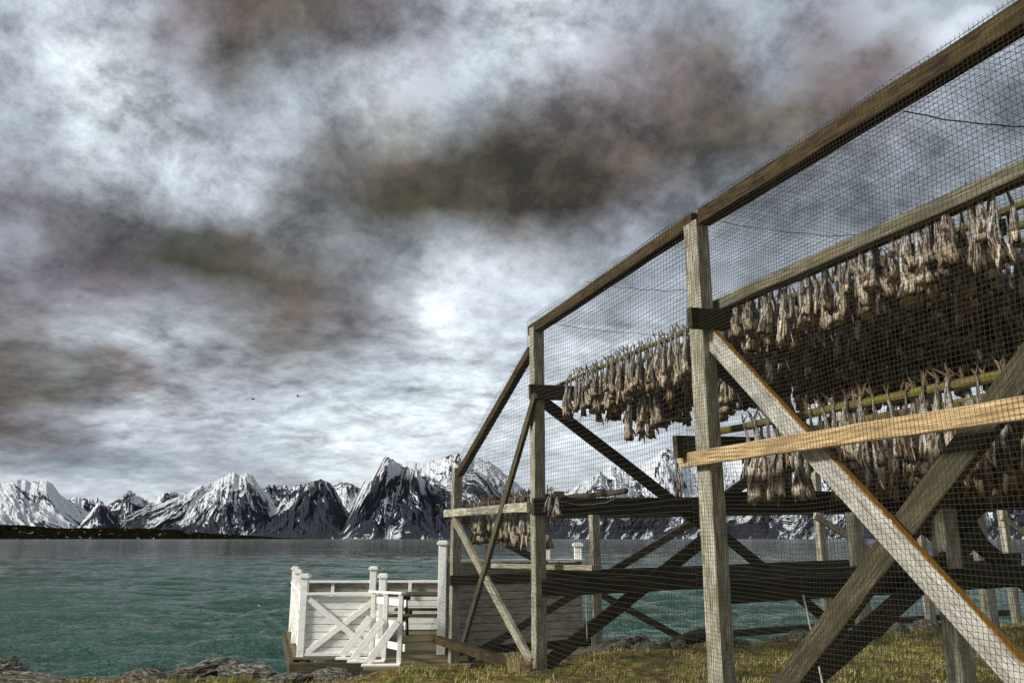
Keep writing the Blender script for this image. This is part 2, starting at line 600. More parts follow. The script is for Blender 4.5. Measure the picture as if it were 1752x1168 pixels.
def build_water():
    w = Mat('sea_water', 0.035, 0.5)
    w.b.inputs['IOR'].default_value = 1.33
    o = w.map('Object')
    ln = w.N.new('ShaderNodeVectorMath'); ln.operation = 'LENGTH'
    w.L.new(o, ln.inputs[0])
    far = w.ramp(w.math('MULTIPLY', ln.outputs['Value'], 0.005), [(0.22, 0), (0.85, 1)])
    w.color(w.mix(far, w.mix(w.noise(o, 0.25, 4), (0.035, 0.105, 0.075), (0.095, 0.235, 0.175)), (0.030, 0.036, 0.013)))
    w.set(w.b.inputs['Specular IOR Level'], w.math('SUBTRACT', 0.95, w.math('MULTIPLY', far, 0.62)))
    a = w.noise(w.map('Object', (0.36, 1.0, 1), (0, 0, R(-4))), 3.6, 5, 0.6, 0.0)
    b = w.noise(w.map('Object', (0.45, 1.0, 1), (0, 0, R(4))), 11.0, 4, 0.6, 0.0)
    big = w.noise(w.map('Object', (0.5, 1.0, 1), (0, 0, R(3))), 0.8, 7, 0.72, 0.0)
    n = w.bump(big, 1.0, 2.6)
    n = w.bump(a, 1.0, 0.9, n)
    n = w.bump(b, 1.0, 0.22, n)
    w.normal(n)
    r = np.concatenate([np.geomspace(10.5, 60, 480), np.geomspace(60.3, 200, 200), np.geomspace(203, 14000, 110)])
    th = np.radians(np.concatenate([np.linspace(-178, -42, 40), np.arange(-41.5, 41.6, 0.15), np.linspace(42, 178, 40)]))
    T, Rr = np.meshgrid(th, r)
    X, Y = np.sin(T) * Rr, np.cos(T) * Rr
    Z = np.full_like(X, 0.0)
    for k, (lam, amp) in enumerate(((3.6, 0.10), (1.5, 0.14), (0.75, 0.15), (0.38, 0.10), (0.22, 0.035))):
        fade = np.clip((lam - Rr * 0.009) / (lam * 0.5), 0, 1)
        q = vnoise(X / lam * 0.36 + 5 * k + Y * 0.03, Y / lam + X * 0.06 + 3 * k, 50 + k) * 0.75 + 0.25 * vnoise(X / lam * 0.8, Y / lam * 1.9, 70 + k)
        Z += amp * fade * (q ** 1.7 - 0.35) * 1.6
    w.set(w.b.inputs['Roughness'], w.math('ADD', 0.03, w.math('MULTIPLY', far, 0.07)))
    tag(grid_mesh('sea', X, Y, Z + WATER, w.m), kind='structure')
build_water()

# ------------------------------------------------------------------ mountains
def snow_rock(name, rock=(0.034, 0.037, 0.052), su=1.0):  # rock colour has a slight blue tint painted in for distant haze
    w = Mat(name, 0.9, 0.15)
    uv = w.map('UV', (1, 1, 1))
    f = w.N.new('ShaderNodeAttribute')
    f.attribute_name = 'snow'
    a = w.noise(w.map('UV', (34 * su, 5.0, 1)), 1.0, 8, 0.68, 0.9)
    b = w.noise(w.map('UV', (95 * su, 13, 1)), 1.0, 7, 0.7, 1.0)
    s = w.math('ADD', w.math('ADD', f.outputs['Fac'], w.math('MULTIPLY', w.math('SUBTRACT', a, 0.5), 4.6)), w.math('MULTIPLY', w.math('SUBTRACT', b, 0.5), 3.4))
    k = w.ramp(s, [(0.485, 0), (0.515, 1)])
    rk = w.mix(b, tuple(x * 0.5 for x in rock), tuple(x * 1.5 for x in rock))
    w.color(w.mix(k, rk, (0.82, 0.85, 0.88)))
    w.normal(w.bump(w.math('ADD', a, b), 0.8, 60.0))
    return w.m

def interp(pts, x):
    xs = [p[0] for p in pts]; ys = [p[1] for p in pts]
    return np.interp(x, xs, ys)

def mountain(name, sky, d0, d1, seed, bias, low, amp=0.22, jag=1.0, steep=1.0, gl=1.0, peak=None, shear=0.0, lr=0.0, mat=None, step=0.9):
    """terrain rising from the shore at distance d0 to its crest at d1.
    sky: crest outline (px, py); bias: snow amount; low: height fraction under which rock wins"""
    x0, x1 = sky[0][0], sky[-1][0]
    n = int((x1 - x0) / step)
    px = np.linspace(x0, x1, n)
    py = interp(sky, px)
    py = py - (fbm(px / 9.0, px * 0, seed, 4, 0.6) - 0.5) * 12 * jag - (fbm(px / 3.2, px * 0 + 5, seed + 3, 3, 0.6, True) - 0.6) * 3 * jag
    rx = (px - 876) / FPX; rz = (584 - py) / FPX
    az = np.arctan2(rx, ct - st * rz)
    el = np.arctan((st + ct * rz) / np.hypot(rx, ct - st * rz))
    nt_, nb = 120, 24
    t = np.concatenate([np.linspace(0, 1, nt_), 1 + np.linspace(0, 1, nb + 1)[1:]])
    T, A = np.meshgrid(t, az, indexing='ij')
    PX = np.broadcast_to(px, T.shape)
    E = np.broadcast_to(el, T.shape)
    Tc = np.clip(T, 0, 1)
    # gullies fan out downhill from the summit, or run down one way
    LX = PX - shear * (1 - Tc) if peak is None else (PX - peak) / (1.45 - Tc) * 1.0
    wob = (fbm(PX / 40.0, Tc * 3.0, seed + 2, 3) - 0.5) * 30
    LX = LX + wob
    sp = LX / 26.0
    warp = (fbm(sp * 0.6, T * 2.5, seed + 5, 3) - 0.5) * 1.4
    gul = fbm(sp * gl + warp, T * 2.2 + 3, seed + 9, 5, 0.55, True)
    face = fbm(sp * 0.28 + warp * 0.2, T * 1.1, seed + 21, 3)
    tt = np.clip(T, 0, 1)
    dist = d0 + (d1 - d0) * (tt + (face - 0.5) * 0.5 * np.sin(np.pi * tt))
    zc = (d1 * np.tan(E))
    h = zc * (tt ** steep) * (0.94 + 0.06 * tt)
    h = h + zc * amp * (gul - 0.55) * np.sin(np.pi * tt) ** 0.8
    h = h + zc * 0.05 * (fbm(sp * 6, T * 20, seed + 33, 3) - 0.5) * np.sin(np.pi * tt) ** 0.5
    lim = dist * np.tan(E) * 0.985
    h = np.where((T < 0.999), np.minimum(h, lim), h)
    back = np.clip(T - 1, 0, 1)
    dist = np.where(T > 1, d1 + back * (d1 - d0), dist)
    h = np.where(T > 1, zc * (1 - back ** 1.3) * 1.0 + 0.04 * zc * (gul - 0.55) * np.sin(np.pi * back), h)
    Z = h + WATER - 3 * (1 - tt)
    X, Y = np.sin(A) * dist, np.cos(A) * dist
    frac = h / zc.max()
    # snow lies in gullies and on gentle high ground, rock on the ribs and low down
    gy = np.gradient(h, axis=0) / np.maximum(np.gradient(dist, axis=0), 1)
    sn = bias + lr * (2 * (PX - x0) / (x1 - x0) - 1) + (0.55 - gul) * 2.6 + np.clip((frac - low) * 1.6, -0.5, 0.45) - np.clip(gy - 0.9, 0, 1.5) * 0.3
    return tag(grid_mesh(name, X, Y, Z, mat, uv=(LX / 300.0, T), attr={'snow': sn}), kind='structure')

m1 = snow_rock('snow_and_rock')
mountain('far_mountains', [(-140, 850), (-60, 832), (0, 836), (60, 850), (118, 852), (130, 848), (142, 852), (152, 850), (166, 853), (178, 866), (192, 860), (205, 850), (221, 838), (229, 844), (240, 851), (256, 858), (268, 852), (280, 843), (292, 841), (305, 846), (317, 850), (350, 856), (420, 850), (455, 832), (480, 829), (497, 836), (512, 829), (530, 838), (560, 846)],
         11500, 13000, 11, 0.30, 0.30, jag=1.3, mat=m1, steep=0.9)
mountain('snowy_mountain', [(-300, 845), (-180, 812), (-90, 826), (-30, 822), (2, 826), (30, 819), (44, 821), (52, 824), (66, 822), (80, 820), (90, 826), (102, 842), (118, 856), (140, 868), (165, 880), (190, 892), (215, 902), (250, 912)],
         9000, 10800, 21, 0.80, 0.05, amp=0.13, jag=0.5, mat=m1, steep=1.15, gl=1.3, shear=90)
mountain('dark_spur', [(120, 913), (140, 893), (160, 868), (172, 855), (176, 857), (190, 876), (202, 889), (212, 902), (225, 912)],
         8700, 9300, 31, 0.02, 0.3, jag=0.6, mat=m1)
mountain('broad_mountain', [(196, 914), (205, 900), (220, 880), (250, 866), (290, 856), (320, 840), (345, 829), (370, 821), (388, 812), (400, 808), (410, 812), (421, 809), (430, 811), (440, 824), (449, 836), (462, 846), (480, 862), (505, 880), (540, 905), (560, 916)],
         7600, 9200, 41, 0.66, 0.42, amp=0.2, jag=0.6, mat=m1, gl=1.2, peak=408)
mountain('saddle_ridge', [(440, 915), (460, 880), (480, 862), (540, 850), (570, 828), (588, 824), (600, 827), (612, 833), (640, 850), (670, 870), (690, 890), (700, 915)],
         7600, 8600, 47, 0.62, 0.25, amp=0.16, jag=0.8, mat=m1)
mountain('dark_mountain', [(415, 917), (440, 905), (468, 888), (495, 870), (510, 850), (522, 828), (533, 822), (548, 818), (562, 822), (574, 832), (583, 850), (592, 872), (604, 895), (612, 917)],
         6600, 7600, 51, -0.12, 0.7, amp=0.2, jag=1.0, lr=0.6, mat=m1, peak=548)
mountain('snowfield', [(598, 850), (620, 830), (655, 806), (672, 792), (700, 791), (730, 790), (750, 786), (765, 779), (785, 777), (799, 773), (812, 780), (835, 788), (860, 806), (885, 826), (905, 842), (940, 850), (980, 836), (1015, 812), (1030, 806), (1060, 792), (1085, 800), (1110, 786), (1139, 767), (1160, 774), (1190, 790), (1240, 786), (1280, 775), (1330, 768), (1400, 780), (1470, 772), (1540, 784), (1620, 776), (1752, 790), (1900, 780), (2050, 800)],
         7600, 9000, 61, 0.75, 0.2, amp=0.13, jag=0.6, mat=m1, steep=0.8)
mountain('great_mountain', [(575, 917), (590, 893), (603, 868), (612, 845), (622, 826), (635, 814), (648, 796), (656, 784), (664, 780), (672, 783), (684, 796), (700, 799), (716, 803), (724, 818), (740, 828), (760, 830), (775, 822), (795, 812), (815, 804), (832, 815), (850, 836), (868, 855), (890, 874), (915, 893), (940, 917)],
         6000, 7200, 71, 0.50, 0.58, amp=0.26, jag=0.6, mat=m1, gl=1.1, peak=698)
mountain('peaked_mountain', [(850, 917), (890, 895), (930, 872), (960, 850), (990, 828), (1015, 811), (1027, 806), (1040, 815), (1056, 820), (1080, 835), (1110, 850), (1140, 858), (1180, 850), (1225, 850), (1260, 862), (1300, 848), (1345, 846), (1400, 852), (1440, 838), (1480, 822), (1530, 835), (1600, 850), (1660, 838), (1752, 850), (1900, 870), (2050, 917)],
         5600, 7000, 81, 0.62, 0.45, amp=0.25, jag=0.6, mat=m1, gl=1.2, shear=-60)

def headland():
    w = Mat('heath_headland', 1.0, 0.0)
    n = w.noise(w.map('UV', (70, 3, 1)), 1.0, 7, 0.7)
    b = w.noise(w.map('UV', (26, 9, 1)), 1.0, 7, 0.7)
    sx = w.N.new('ShaderNodeSeparateXYZ')
    w.L.new(w.tc.outputs['UV'], sx.inputs[0])
    c = w.ramp(b, [(0.35, (0.003, 0.003, 0.002)), (0.7, (0.012, 0.010, 0.005))])
    c = w.mix(w.ramp(sx.outputs[1], [(0.0, 0.8), (0.10, 0)]), c, w.ramp(n, [(0.4, (0.015, 0.012, 0.004)), (0.6, (0.08, 0.055, 0.018))]))
    c = w.mix(w.ramp(n, [(0.63, 0), (0.65, 1)]), c, (0.7, 0.72, 0.72))
    w.color(c)
    sky = [(-400, 893), (-200, 896), (0, 896), (40, 897), (90, 902), (200, 902), (260, 903), (300, 905), (330, 910), (400, 913), (450, 916), (480, 919), (520, 920.3)]
    mountain('headland', sky, 4200, 5200, 91, -2, 9, amp=0.08, jag=0.15, mat=w.m)
headland()

# ------------------------------------------------------------------ the drying rack
UA, UB, UC, UD = 11.55, 8.45, 5.15, 1.9
COL = [3.52, 5.74, 7.9, 10.05, 12.3, 14.4]
VD = (VX, VY, 0)
UDIR = (UX, UY, 0)
PT = 0.13
rack = empty('fish_drying_rack', tuple(P(UB, V0, 0)), 'tall weathered timber rack of posts, crossbeams and X braces hung with dried fish', 'drying rack')
def tl(v): return 0.022 * (v - V0)   # the frames climb slightly inland

def member(name, p0, p1, a, b, nrm, mat, label=None, **k):
    mb = MB()
    beam(mb, p0, p1, a, b, nrm, **k)
    o = mb.build(name, M[mat], rack)
    if label: o['label'] = label
    return o

def post(u, v, z0, z1, mat='wood_pale', s=PT, s2=None):
    return member('post', P(u, v, z0), P(u + rnd.uniform(-.01, .01), v + rnd.uniform(-.012, .012), z1), s2 or s, s, VD, mat, jit=0.0018)

TOP = 3.72
post(UC, COL[0], -0.3, TOP, s=0.115, s2=0.175)
post(UB, COL[0], -0.3, TOP - 0.05, s=0.13)
post(UA, COL[0], -0.42, 2.3)
post(UD, COL[0], -0.3, TOP)
post(UC, COL[1], -0.3, 3.0, s=0.15)
post(UB, COL[1], -0.3, 3.0)
post(UB, COL[2], -0.3, 3.0, s=0.15)
post(UB, COL[3], -0.3, 3.1, s=0.15)
post(UA, COL[1], -1.0, 1.72)
post(UA, COL[2], -1.0, 1.8)
post(UA, COL[3], -1.0, 2.42)
post(UA, COL[4], -1.0, 1.9)
post(UA, COL[5], -1.0, 1.9)
post(UD, COL[1], -0.3, 3.0)

# eave rails (top of the outer face)
def fw(u, z, off): return P(u, V0 + off, z)
member('top_rail', fw(UC - 0.10, 3.735, 0.0), fw(UD - 0.6, 3.735, 0.0), 0.13, 0.11, VD, 'wood_top', roll=0.0, jit=0.004)
member('top_rail', fw(UB + 0.13, 3.66, -0.01), fw(UC - 0.02, 3.745, -0.01), 0.115, 0.10, VD, 'wood_top', jit=0.004)
member('top_rail', fw(11.38, 2.21, 0.0), fw(8.62, 3.44, 0.0), 0.10, 0.09, VD, 'wood_top', 'sloping rail at the end of the rack')
# long diagonals on the outer face
member('brace', W(1210, 571, 0.015), W(1210, 571, 0.015) + (W(1740, 1150, 0.015) - W(1218, 580, 0.015)) * 1.42, 0.15, 0.05, VD, 'wood_lichen', 'pale plank brace with orange lichen on its upper edge')
dd = W(1367, 1143, 0.10) - W(1731, 664, 0.10)
member('brace', W(1731, 664, 0.10) - dd * 0.62, W(1367, 1143, 0.10) + dd * 0.30, 0.155, 0.06, VD, 'wood_grey', 'dark plank brace crossing behind the pale one')
member('brace', W(916, 676, -0.115), W(789, 1112, -0.115), 0.10, 0.045, VD, 'wood_grey')
member('brace', W(777, 888, -0.085), W(909, 1133, -0.085), 0.11, 0.05, VD, 'wood_pale')
# rails along the outer face
member('rail', fw(UC + 0.20, 1.872, -0.125), fw(UD - 0.4, 1.862, -0.125), 0.105, 0.035, VD, 'wood_fresh', 'fresh yellow plank nailed across the posts')
member('rail', fw(UA + 0.2, 1.655, -0.105), fw(UB + 0.02, 1.64, -0.105), 0.105, 0.05, VD, 'wood_pale')
member('rail', fw(UC + 0.12, 3.055, 0.13), fw(UD - 0.5, 3.055, 0.13), 0.085, 0.06, VD, 'wood_mid', 'plank lying along the top bearers')
member('sill', fw(11.6, -0.06, -0.24), fw(8.68, -0.03, -0.14), 0.10, 0.11, VD, 'wood_top', 'old log along the foot of the end bay')

# cross bearers of each frame
def bearer(u, off, v0, v1, z0, z1, mat='wood_dark', th=0.06, **k):
    zc, hh = (z0 + z1) / 2, z1 - z0
    return member('bearer', P(u + off, v0, zc + tl(v0)), P(u + off, v1, zc + tl(v1)), th, hh, (0, 0, 1), mat, **k)
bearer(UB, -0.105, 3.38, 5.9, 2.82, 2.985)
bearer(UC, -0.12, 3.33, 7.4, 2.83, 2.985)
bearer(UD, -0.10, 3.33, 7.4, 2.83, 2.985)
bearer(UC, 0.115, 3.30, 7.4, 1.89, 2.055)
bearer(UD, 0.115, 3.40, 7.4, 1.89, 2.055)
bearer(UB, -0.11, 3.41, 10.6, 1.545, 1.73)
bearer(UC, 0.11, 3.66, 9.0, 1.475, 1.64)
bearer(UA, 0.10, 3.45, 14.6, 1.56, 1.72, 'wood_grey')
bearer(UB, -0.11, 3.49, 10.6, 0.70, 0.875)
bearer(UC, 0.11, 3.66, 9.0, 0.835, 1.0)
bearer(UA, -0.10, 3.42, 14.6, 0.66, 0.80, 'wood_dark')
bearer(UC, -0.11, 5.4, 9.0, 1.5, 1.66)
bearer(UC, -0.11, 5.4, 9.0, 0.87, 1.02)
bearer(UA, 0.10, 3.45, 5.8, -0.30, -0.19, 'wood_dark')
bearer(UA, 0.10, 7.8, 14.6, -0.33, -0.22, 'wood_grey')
# zigzag braces inside the frames
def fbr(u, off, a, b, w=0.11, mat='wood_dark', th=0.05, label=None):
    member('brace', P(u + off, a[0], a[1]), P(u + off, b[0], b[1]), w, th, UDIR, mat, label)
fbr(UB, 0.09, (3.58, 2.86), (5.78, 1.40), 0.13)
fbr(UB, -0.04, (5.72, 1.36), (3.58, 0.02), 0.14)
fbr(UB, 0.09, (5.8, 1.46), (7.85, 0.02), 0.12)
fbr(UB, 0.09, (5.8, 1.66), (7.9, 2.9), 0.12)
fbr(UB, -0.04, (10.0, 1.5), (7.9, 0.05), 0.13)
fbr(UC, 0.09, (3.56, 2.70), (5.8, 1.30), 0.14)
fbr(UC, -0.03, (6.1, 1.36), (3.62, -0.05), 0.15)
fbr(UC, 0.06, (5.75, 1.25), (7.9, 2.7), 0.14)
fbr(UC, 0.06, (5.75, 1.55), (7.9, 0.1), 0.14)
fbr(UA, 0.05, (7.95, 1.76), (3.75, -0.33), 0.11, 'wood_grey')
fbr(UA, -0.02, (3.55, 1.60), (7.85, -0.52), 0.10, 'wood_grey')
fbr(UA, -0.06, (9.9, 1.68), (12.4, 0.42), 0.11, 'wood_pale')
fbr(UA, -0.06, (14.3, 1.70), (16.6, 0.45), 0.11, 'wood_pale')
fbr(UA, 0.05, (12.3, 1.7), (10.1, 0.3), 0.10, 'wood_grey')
# fish poles
def pole(u0, u1, v, z, r=0.024, mat='pole_lichen'):
    mb = MB()
    n = 12
    tube(mb, [P(u0 + (u1 - u0) * i / n, v + rnd.uniform(-.006, .006), z + rnd.uniform(-.006, .006)) for i in range(n + 1)], r, 9, jit=0.12)
    return mb.build('pole', M[mat], rack, smooth=True)
ZU, ZL = 3.035, 2.11
BCV = [3.84, 4.10, 4.38, 4.66, 4.92]
CDV = [3.73 + 0.285 * i for i in range(11)]
LOV = [3.80, 4.45, 4.9, 5.35, 5.8, 6.25]
for v in BCV: pole(UB + 0.18, UC - 0.22, v, ZU + tl(v), 0.022)
for v in (5.2, 5.5, 5.8, 6.1, 6.4): pole(6.65, UC - 0.1, v, ZU + tl(v) + 0.03, 0.022)
for v in CDV: pole(UC + 0.05, UD - 0.3, v, ZU + tl(v) + (0.05 if v in BCV else 0), 0.024)
for v in LOV: pole(UC + 0.3, UD - 0.3, v, ZL + tl(v), 0.03)
pole(UA + 0.25, UB - 0.15, 3.66, 1.76, 0.03, 'wood_grey')
pole(UA + 0.2, UB - 0.5, 4.35, 1.80, 0.03, 'wood_grey')

# loose boards lying on the bearers
mb = MB(); beam(mb, P(9.55, 3.42, 0.985), P(8.02, 4.0, 1.0), 0.15, 0.055, (0, 0, 1))
tag(mb.build('board', M['wood_pale']), 'short pale board lying across the low bearer beside the middle post', 'board')
mb = MB(); beam(mb, P(8.42, 3.75, 1.79), P(9.6, 4.3, 1.82), 0.12, 0.045, (0, 0, 1))
tag(mb.build('board', M['wood_pale']), 'short pale board lying on top of the chest high bearer', 'board')
mb = MB(); tube(mb, [Vector((1.60, 9.95, 0.02)), Vector((1.9, 10.3, 0.06)), Vector((2.25, 10.75, 0.10)), Vector((2.75, 11.35, 0.12))], [0.05, 0.075, 0.085, 0.09], 10, jit=0.08)
tag(mb.build('log', M['wood_dark'], smooth=True), 'dark driftwood log lying at the turf edge left of the tall near post', 'log')

# ------------------------------------------------------------------ fish
def fish_mat():
    w = Mat('dried_fish_skin', 0.6, 0.35)
    o = w.map('UV', (1, 1, 1))
    a = w.noise(w.map('UV', (4, 1.5, 1)), 3.0, 7, 0.7, 0.8)
    b = w.noise(w.map('UV', (7, 5, 1)), 6.0, 6, 0.72, 0.5)
    sx = w.N.new('ShaderNodeSeparateXYZ')
    w.L.new(w.tc.outputs['UV'], sx.inputs[0])
    oi = w.N.new('ShaderNodeObjectInfo')
    c = w.ramp(a, [(0.38, (0.025, 0.015, 0.007)), (0.45, (0.15, 0.10, 0.055)), (0.49, (0.52, 0.475, 0.40)), (0.56, (0.88, 0.87, 0.82))])
    c = w.mix(w.ramp(b, [(0.42, 0.95), (0.50, 0)]), c, (0.022, 0.012, 0.005))
    # head end: dark blood-stained collar and gut cavity
    k = w.math('ADD', sx.outputs[1], w.math('MULTIPLY', w.math('SUBTRACT', b, 0.5), 0.5))
    c = w.mix(w.ramp(k, [(0.60, 0), (0.78, 0.92)]), c, w.ramp(a, [(0.35, (0.018, 0.010, 0.004)), (0.48, (0.11, 0.07, 0.034)), (0.53, (0.74, 0.64, 0.47))]))
    c = w.mix(w.math('MULTIPLY', oi.outputs['Random'], 0.7), c, w.mix(1.0, c, (0.40, 0.31, 0.22), 'MULTIPLY'))
    w.color(c)
    w.normal(w.bump(w.math('ADD', a, b), 0.9, 0.012))
    return w.m
M['fish'] = fish_mat()
M['fin'] = plain('dried_fin', (0.16, 0.11, 0.06), 0.7, 0.4, 0.5, 60)

def fish_body(seed, L=1.0, n=12, rings=11):
    """unit fish, tail knot at origin, hanging down -z, flat side along x"""
    r = random.Random(seed)
    mb = MB()
    bx, by = r.uniform(-.10, .10), r.uniform(-.05, .05)
    tw = r.uniform(-0.7, 0.7)
    ph = r.uniform(0, 6)
    wmax = r.uniform(0.060, 0.105)
    slit = r.uniform(0, 6.28)
    for k in range(rings):
        t = k / (rings - 1)
        w = wmax * (0.17 + 0.83 * min(1, (t / 0.62)) ** 1.15) if t < 0.8 else wmax * (1.0 + 0.35 * (t - 0.8) / 0.2)
        d = w * (0.62 + 0.25 * t)
        cx = bx * math.sin(t * 3.0 + 0.3) * 0.6 + 0.012 * math.sin(t * 9 + ph)
        cy = by * math.sin(t * 2.6) + 0.012 * math.cos(t * 8 + ph)
        for i in range(n):
            a = 2 * math.pi * i / n
            q = 1 + 0.20 * noise.noise(Vector((math.cos(a) * 1.6, math.sin(a) * 1.6, t * 7 + seed * 3.3)))
            q += 0.06 * math.sin(3 * a + ph)
            da = abs((a - slit + math.pi) % (2 * math.pi) - math.pi)
            if t > 0.35 and da < 0.7: q *= 1 - 0.55 * (1 - da / 0.7)
            x, y = w * q * math.cos(a), d * q * math.sin(a)
            ca, sa = math.cos(tw * t), math.sin(tw * t)
            zz = -t * L
            if k == rings - 1: zz += 0.10 * noise.noise(Vector((math.cos(a) * 2, math.sin(a) * 2, seed * 1.7))) - 0.02
            mb.v.append((cx + x * ca - y * sa, cy + x * sa + y * ca, zz))
    for k in range(rings - 1):
        for i in range(n):
            j = (i + 1) % n
            a0 = k * n
            mb.face((a0 + i, a0 + n + i, a0 + n + j, a0 + j), [(seed + i / n, k / (rings - 1)), (seed + i / n, (k + 1) / (rings - 1)), (seed + (i + 1) / n, (k + 1) / (rings - 1)), (seed + (i + 1) / n, k / (rings - 1))])
    # sunken gut cavity closing the head end
    last = (rings - 1) * n
    inn = len(mb.v)
    cx = sum(mb.v[last + i][0] for i in range(n)) / n
    cy = sum(mb.v[last + i][1] for i in range(n)) / n
    for i in range(n):
        p = mb.v[last + i]
        mb.v.append((cx + (p[0] - cx) * 0.6, cy + (p[1] - cy) * 0.6, p[2] + 0.12))
    for i in range(n):
        j = (i + 1) % n
        mb.face((last + i, inn + i, inn + j, last + j), [(seed, 1.0)] * 4)
    mb.face([inn + n - 1 - i for i in range(n)], [(seed, 1.1)] * n)
    mb.face([i for i in range(n)], [(seed, 0.0)] * n)
    # two collar flaps and shrivelled side fins
    for q in range(4):
        a = ph + q * 1.7
        i0 = len(mb.v)
        rr = wmax * 1.05
        zb = -0.80 if q < 2 else -0.45
        ln = r.uniform(0.14, 0.34)
        c0 = Vector((cx + rr * math.cos(a), cy + rr * 0.8 * math.sin(a), zb))
        tdir = Vector((-math.sin(a), math.cos(a), 0)) * r.uniform(0.025, 0.05)
        out = Vector((math.cos(a), math.sin(a), 0)) * r.uniform(0.0, 0.08)
        pts = [c0 - tdir, c0 + tdir, c0 + tdir * 0.3 + out + Vector((0, 0, -ln)), c0 - tdir * 0.6 + out + Vector((0, 0, -ln * 0.8))]
        th = Vector((math.cos(a), math.sin(a), 0)) * 0.008
        for p in pts: mb.v.append(tuple(p))
        for p in pts: mb.v.append(tuple(p - th))
        for f in ((0, 1, 2, 3), (7, 6, 5, 4), (0, 4, 5, 1), (1, 5, 6, 2), (2, 6, 7, 3), (3, 7, 4, 0)):
            mb.face([i0 + z for z in f], [(seed + 0.3, 0.9 if q < 2 else 0.6)] * 4)
    return mb

def fish_tail(seed):
    r = random.Random(seed + 99)
    mb = MB()
    sp = r.uniform(0.05, 0.09)
    h = r.uniform(0.13, 0.2)
    lean = r.uniform(-0.06, 0.06)
    for s, th in ((-1, 0), (1, 0)):
        i0 = len(mb.v)
        pts = [(0, 0, -0.03), (s * 0.02, 0, 0.01), (s * sp + lean, r.uniform(-.02, .02), h), (s * sp * 0.5 + lean, r.uniform(-.02, .02), h * r.uniform(.5, .7)), (s * 0.004, 0, 0.05)]
        for p in pts: mb.v.append((p[0], p[1] - 0.006, p[2]))
        for p in pts: mb.v.append((p[0], p[1] + 0.006, p[2]))
        n = 5
        mb.face([i0 + k for k in range(n)]); mb.face([i0 + n + n - 1 - k for k in range(n)])
        for k in range(n):
            j = (k + 1) % n
            mb.face((i0 + k, i0 + n + k, i0 + n + j, i0 + j))
    return mb

FB = [fish_body(s) for s in range(10)]
FBM = [b.mesh('fish', M['fish'], True) for b in FB]
FT = [fish_tail(s) for s in range(6)]
FTM = [b.mesh('tail', M['fin']) for b in FT]
n_fish = 0

def hang(p, L, label, group, yaw, tilt=0.0, tail=True):
    global n_fish
    n_fish += 1
    k = rnd.randrange(10)
    o = bpy.data.objects.new('dried_fish', FBM[k])
    C.objects.link(o)
    o.location = p
    o.rotation_euler = (tilt + rnd.uniform(-.10, .10), rnd.uniform(-.09, .09), yaw)
    q = L * rnd.uniform(0.8, 1.35)
    o.scale = (q, q, L)
    tag(o, label, 'dried fish', group)
    if tail:
        t = bpy.data.objects.new('tail', FTM[rnd.randrange(6)])
        C.objects.link(t)
        t.parent = o
        t.rotation_euler = (rnd.uniform(-.5, .5), rnd.uniform(-.4, .4), rnd.uniform(-.5, .5))
    return o

def row(u0, u1, v, z, L, step, label, group, sides=(-1, 1), var=0.24):
    u = u0
    while u > u1:
        for s in sides:
            if rnd.random() < 0.06: continue
            l = L * rnd.uniform(1 - var, 1 + var)
            p = P(u + rnd.uniform(-.02, .02), v + s * 0.036, z + 0.035 + rnd.uniform(-.012, .008))
            hang(p, l, label, group, AZ * -1 + R(90) + rnd.uniform(-.9, .9) * 1.0)
        u -= step * rnd.uniform(0.85, 1.15)

row(UB - 0.22, UC + 0.2, BCV[0], ZU, 0.38, 0.074, 'pale dried fish on the outermost pole between the middle post and tall near post', 'dried fish on the outermost upper pole of the middle bay', sides=(-1, 1))
row(UC - 0.08, 2.75, CDV[0], ZU, 0.36, 0.074, 'pale dried fish just under the long plank right of the tall near post', 'dried fish on the outermost upper pole of the near bay')
row(UC - 0.1, 3.0, CDV[1], ZU, 0.38, 0.085, 'dried fish in the second tier behind the outer ones of the near bay', 'dried fish on the second upper pole of the near bay')
row(UC - 0.12, 2.6, LOV[0], ZL, 0.47, 0.118, 'large pale dried fish on the mossy lower pole behind the fresh yellow plank', 'dried fish on the mossy lower pole')
row(UA - 0.35, UB + 0.15, 3.66, 1.76, 0.47, 0.13, 'dried fish hanging low in the end bay, above the grey wall', 'dried fish hanging low in the end bay')
# bunch tied to the chest-high bearer by the middle post
for i in range(9):
    a = i * 0.7
    hang(P(UB - 0.16 + 0.03 * math.cos(a), 3.66 + 0.06 * math.sin(a), 1.72 + 0.012 * i), 0.19 + 0.04 * (i % 3), 'small brown dried fish in the bunch tied beside the middle post', 'bunch of dried fish at the middle post', a, 0.35 * math.sin(a))
# strings that hang below the upper row
for c0, nn in ((7.2, 8), (6.85, 5), (5.75, 6)):
    for i in range(nn):
        p = P(c0 - 0.055 * i + rnd.uniform(-.02, .02), 4.05 + rnd.uniform(-.1, .12), 2.80 + rnd.uniform(-.03, .03))
        hang(p, rnd.uniform(0.40, 0.52), 'dark dried fish dangling lowest beneath the upper row of the middle bay', 'lowest dangling fish of the middle bay', rnd.uniform(0, 3), tail=False)
hang(P(UC + 0.22, 3.36, 1.91), 0.30, 'single brown dried fish hanging under the bearer end left of the tall near post', None, 0.4)
print('fish', n_fish)

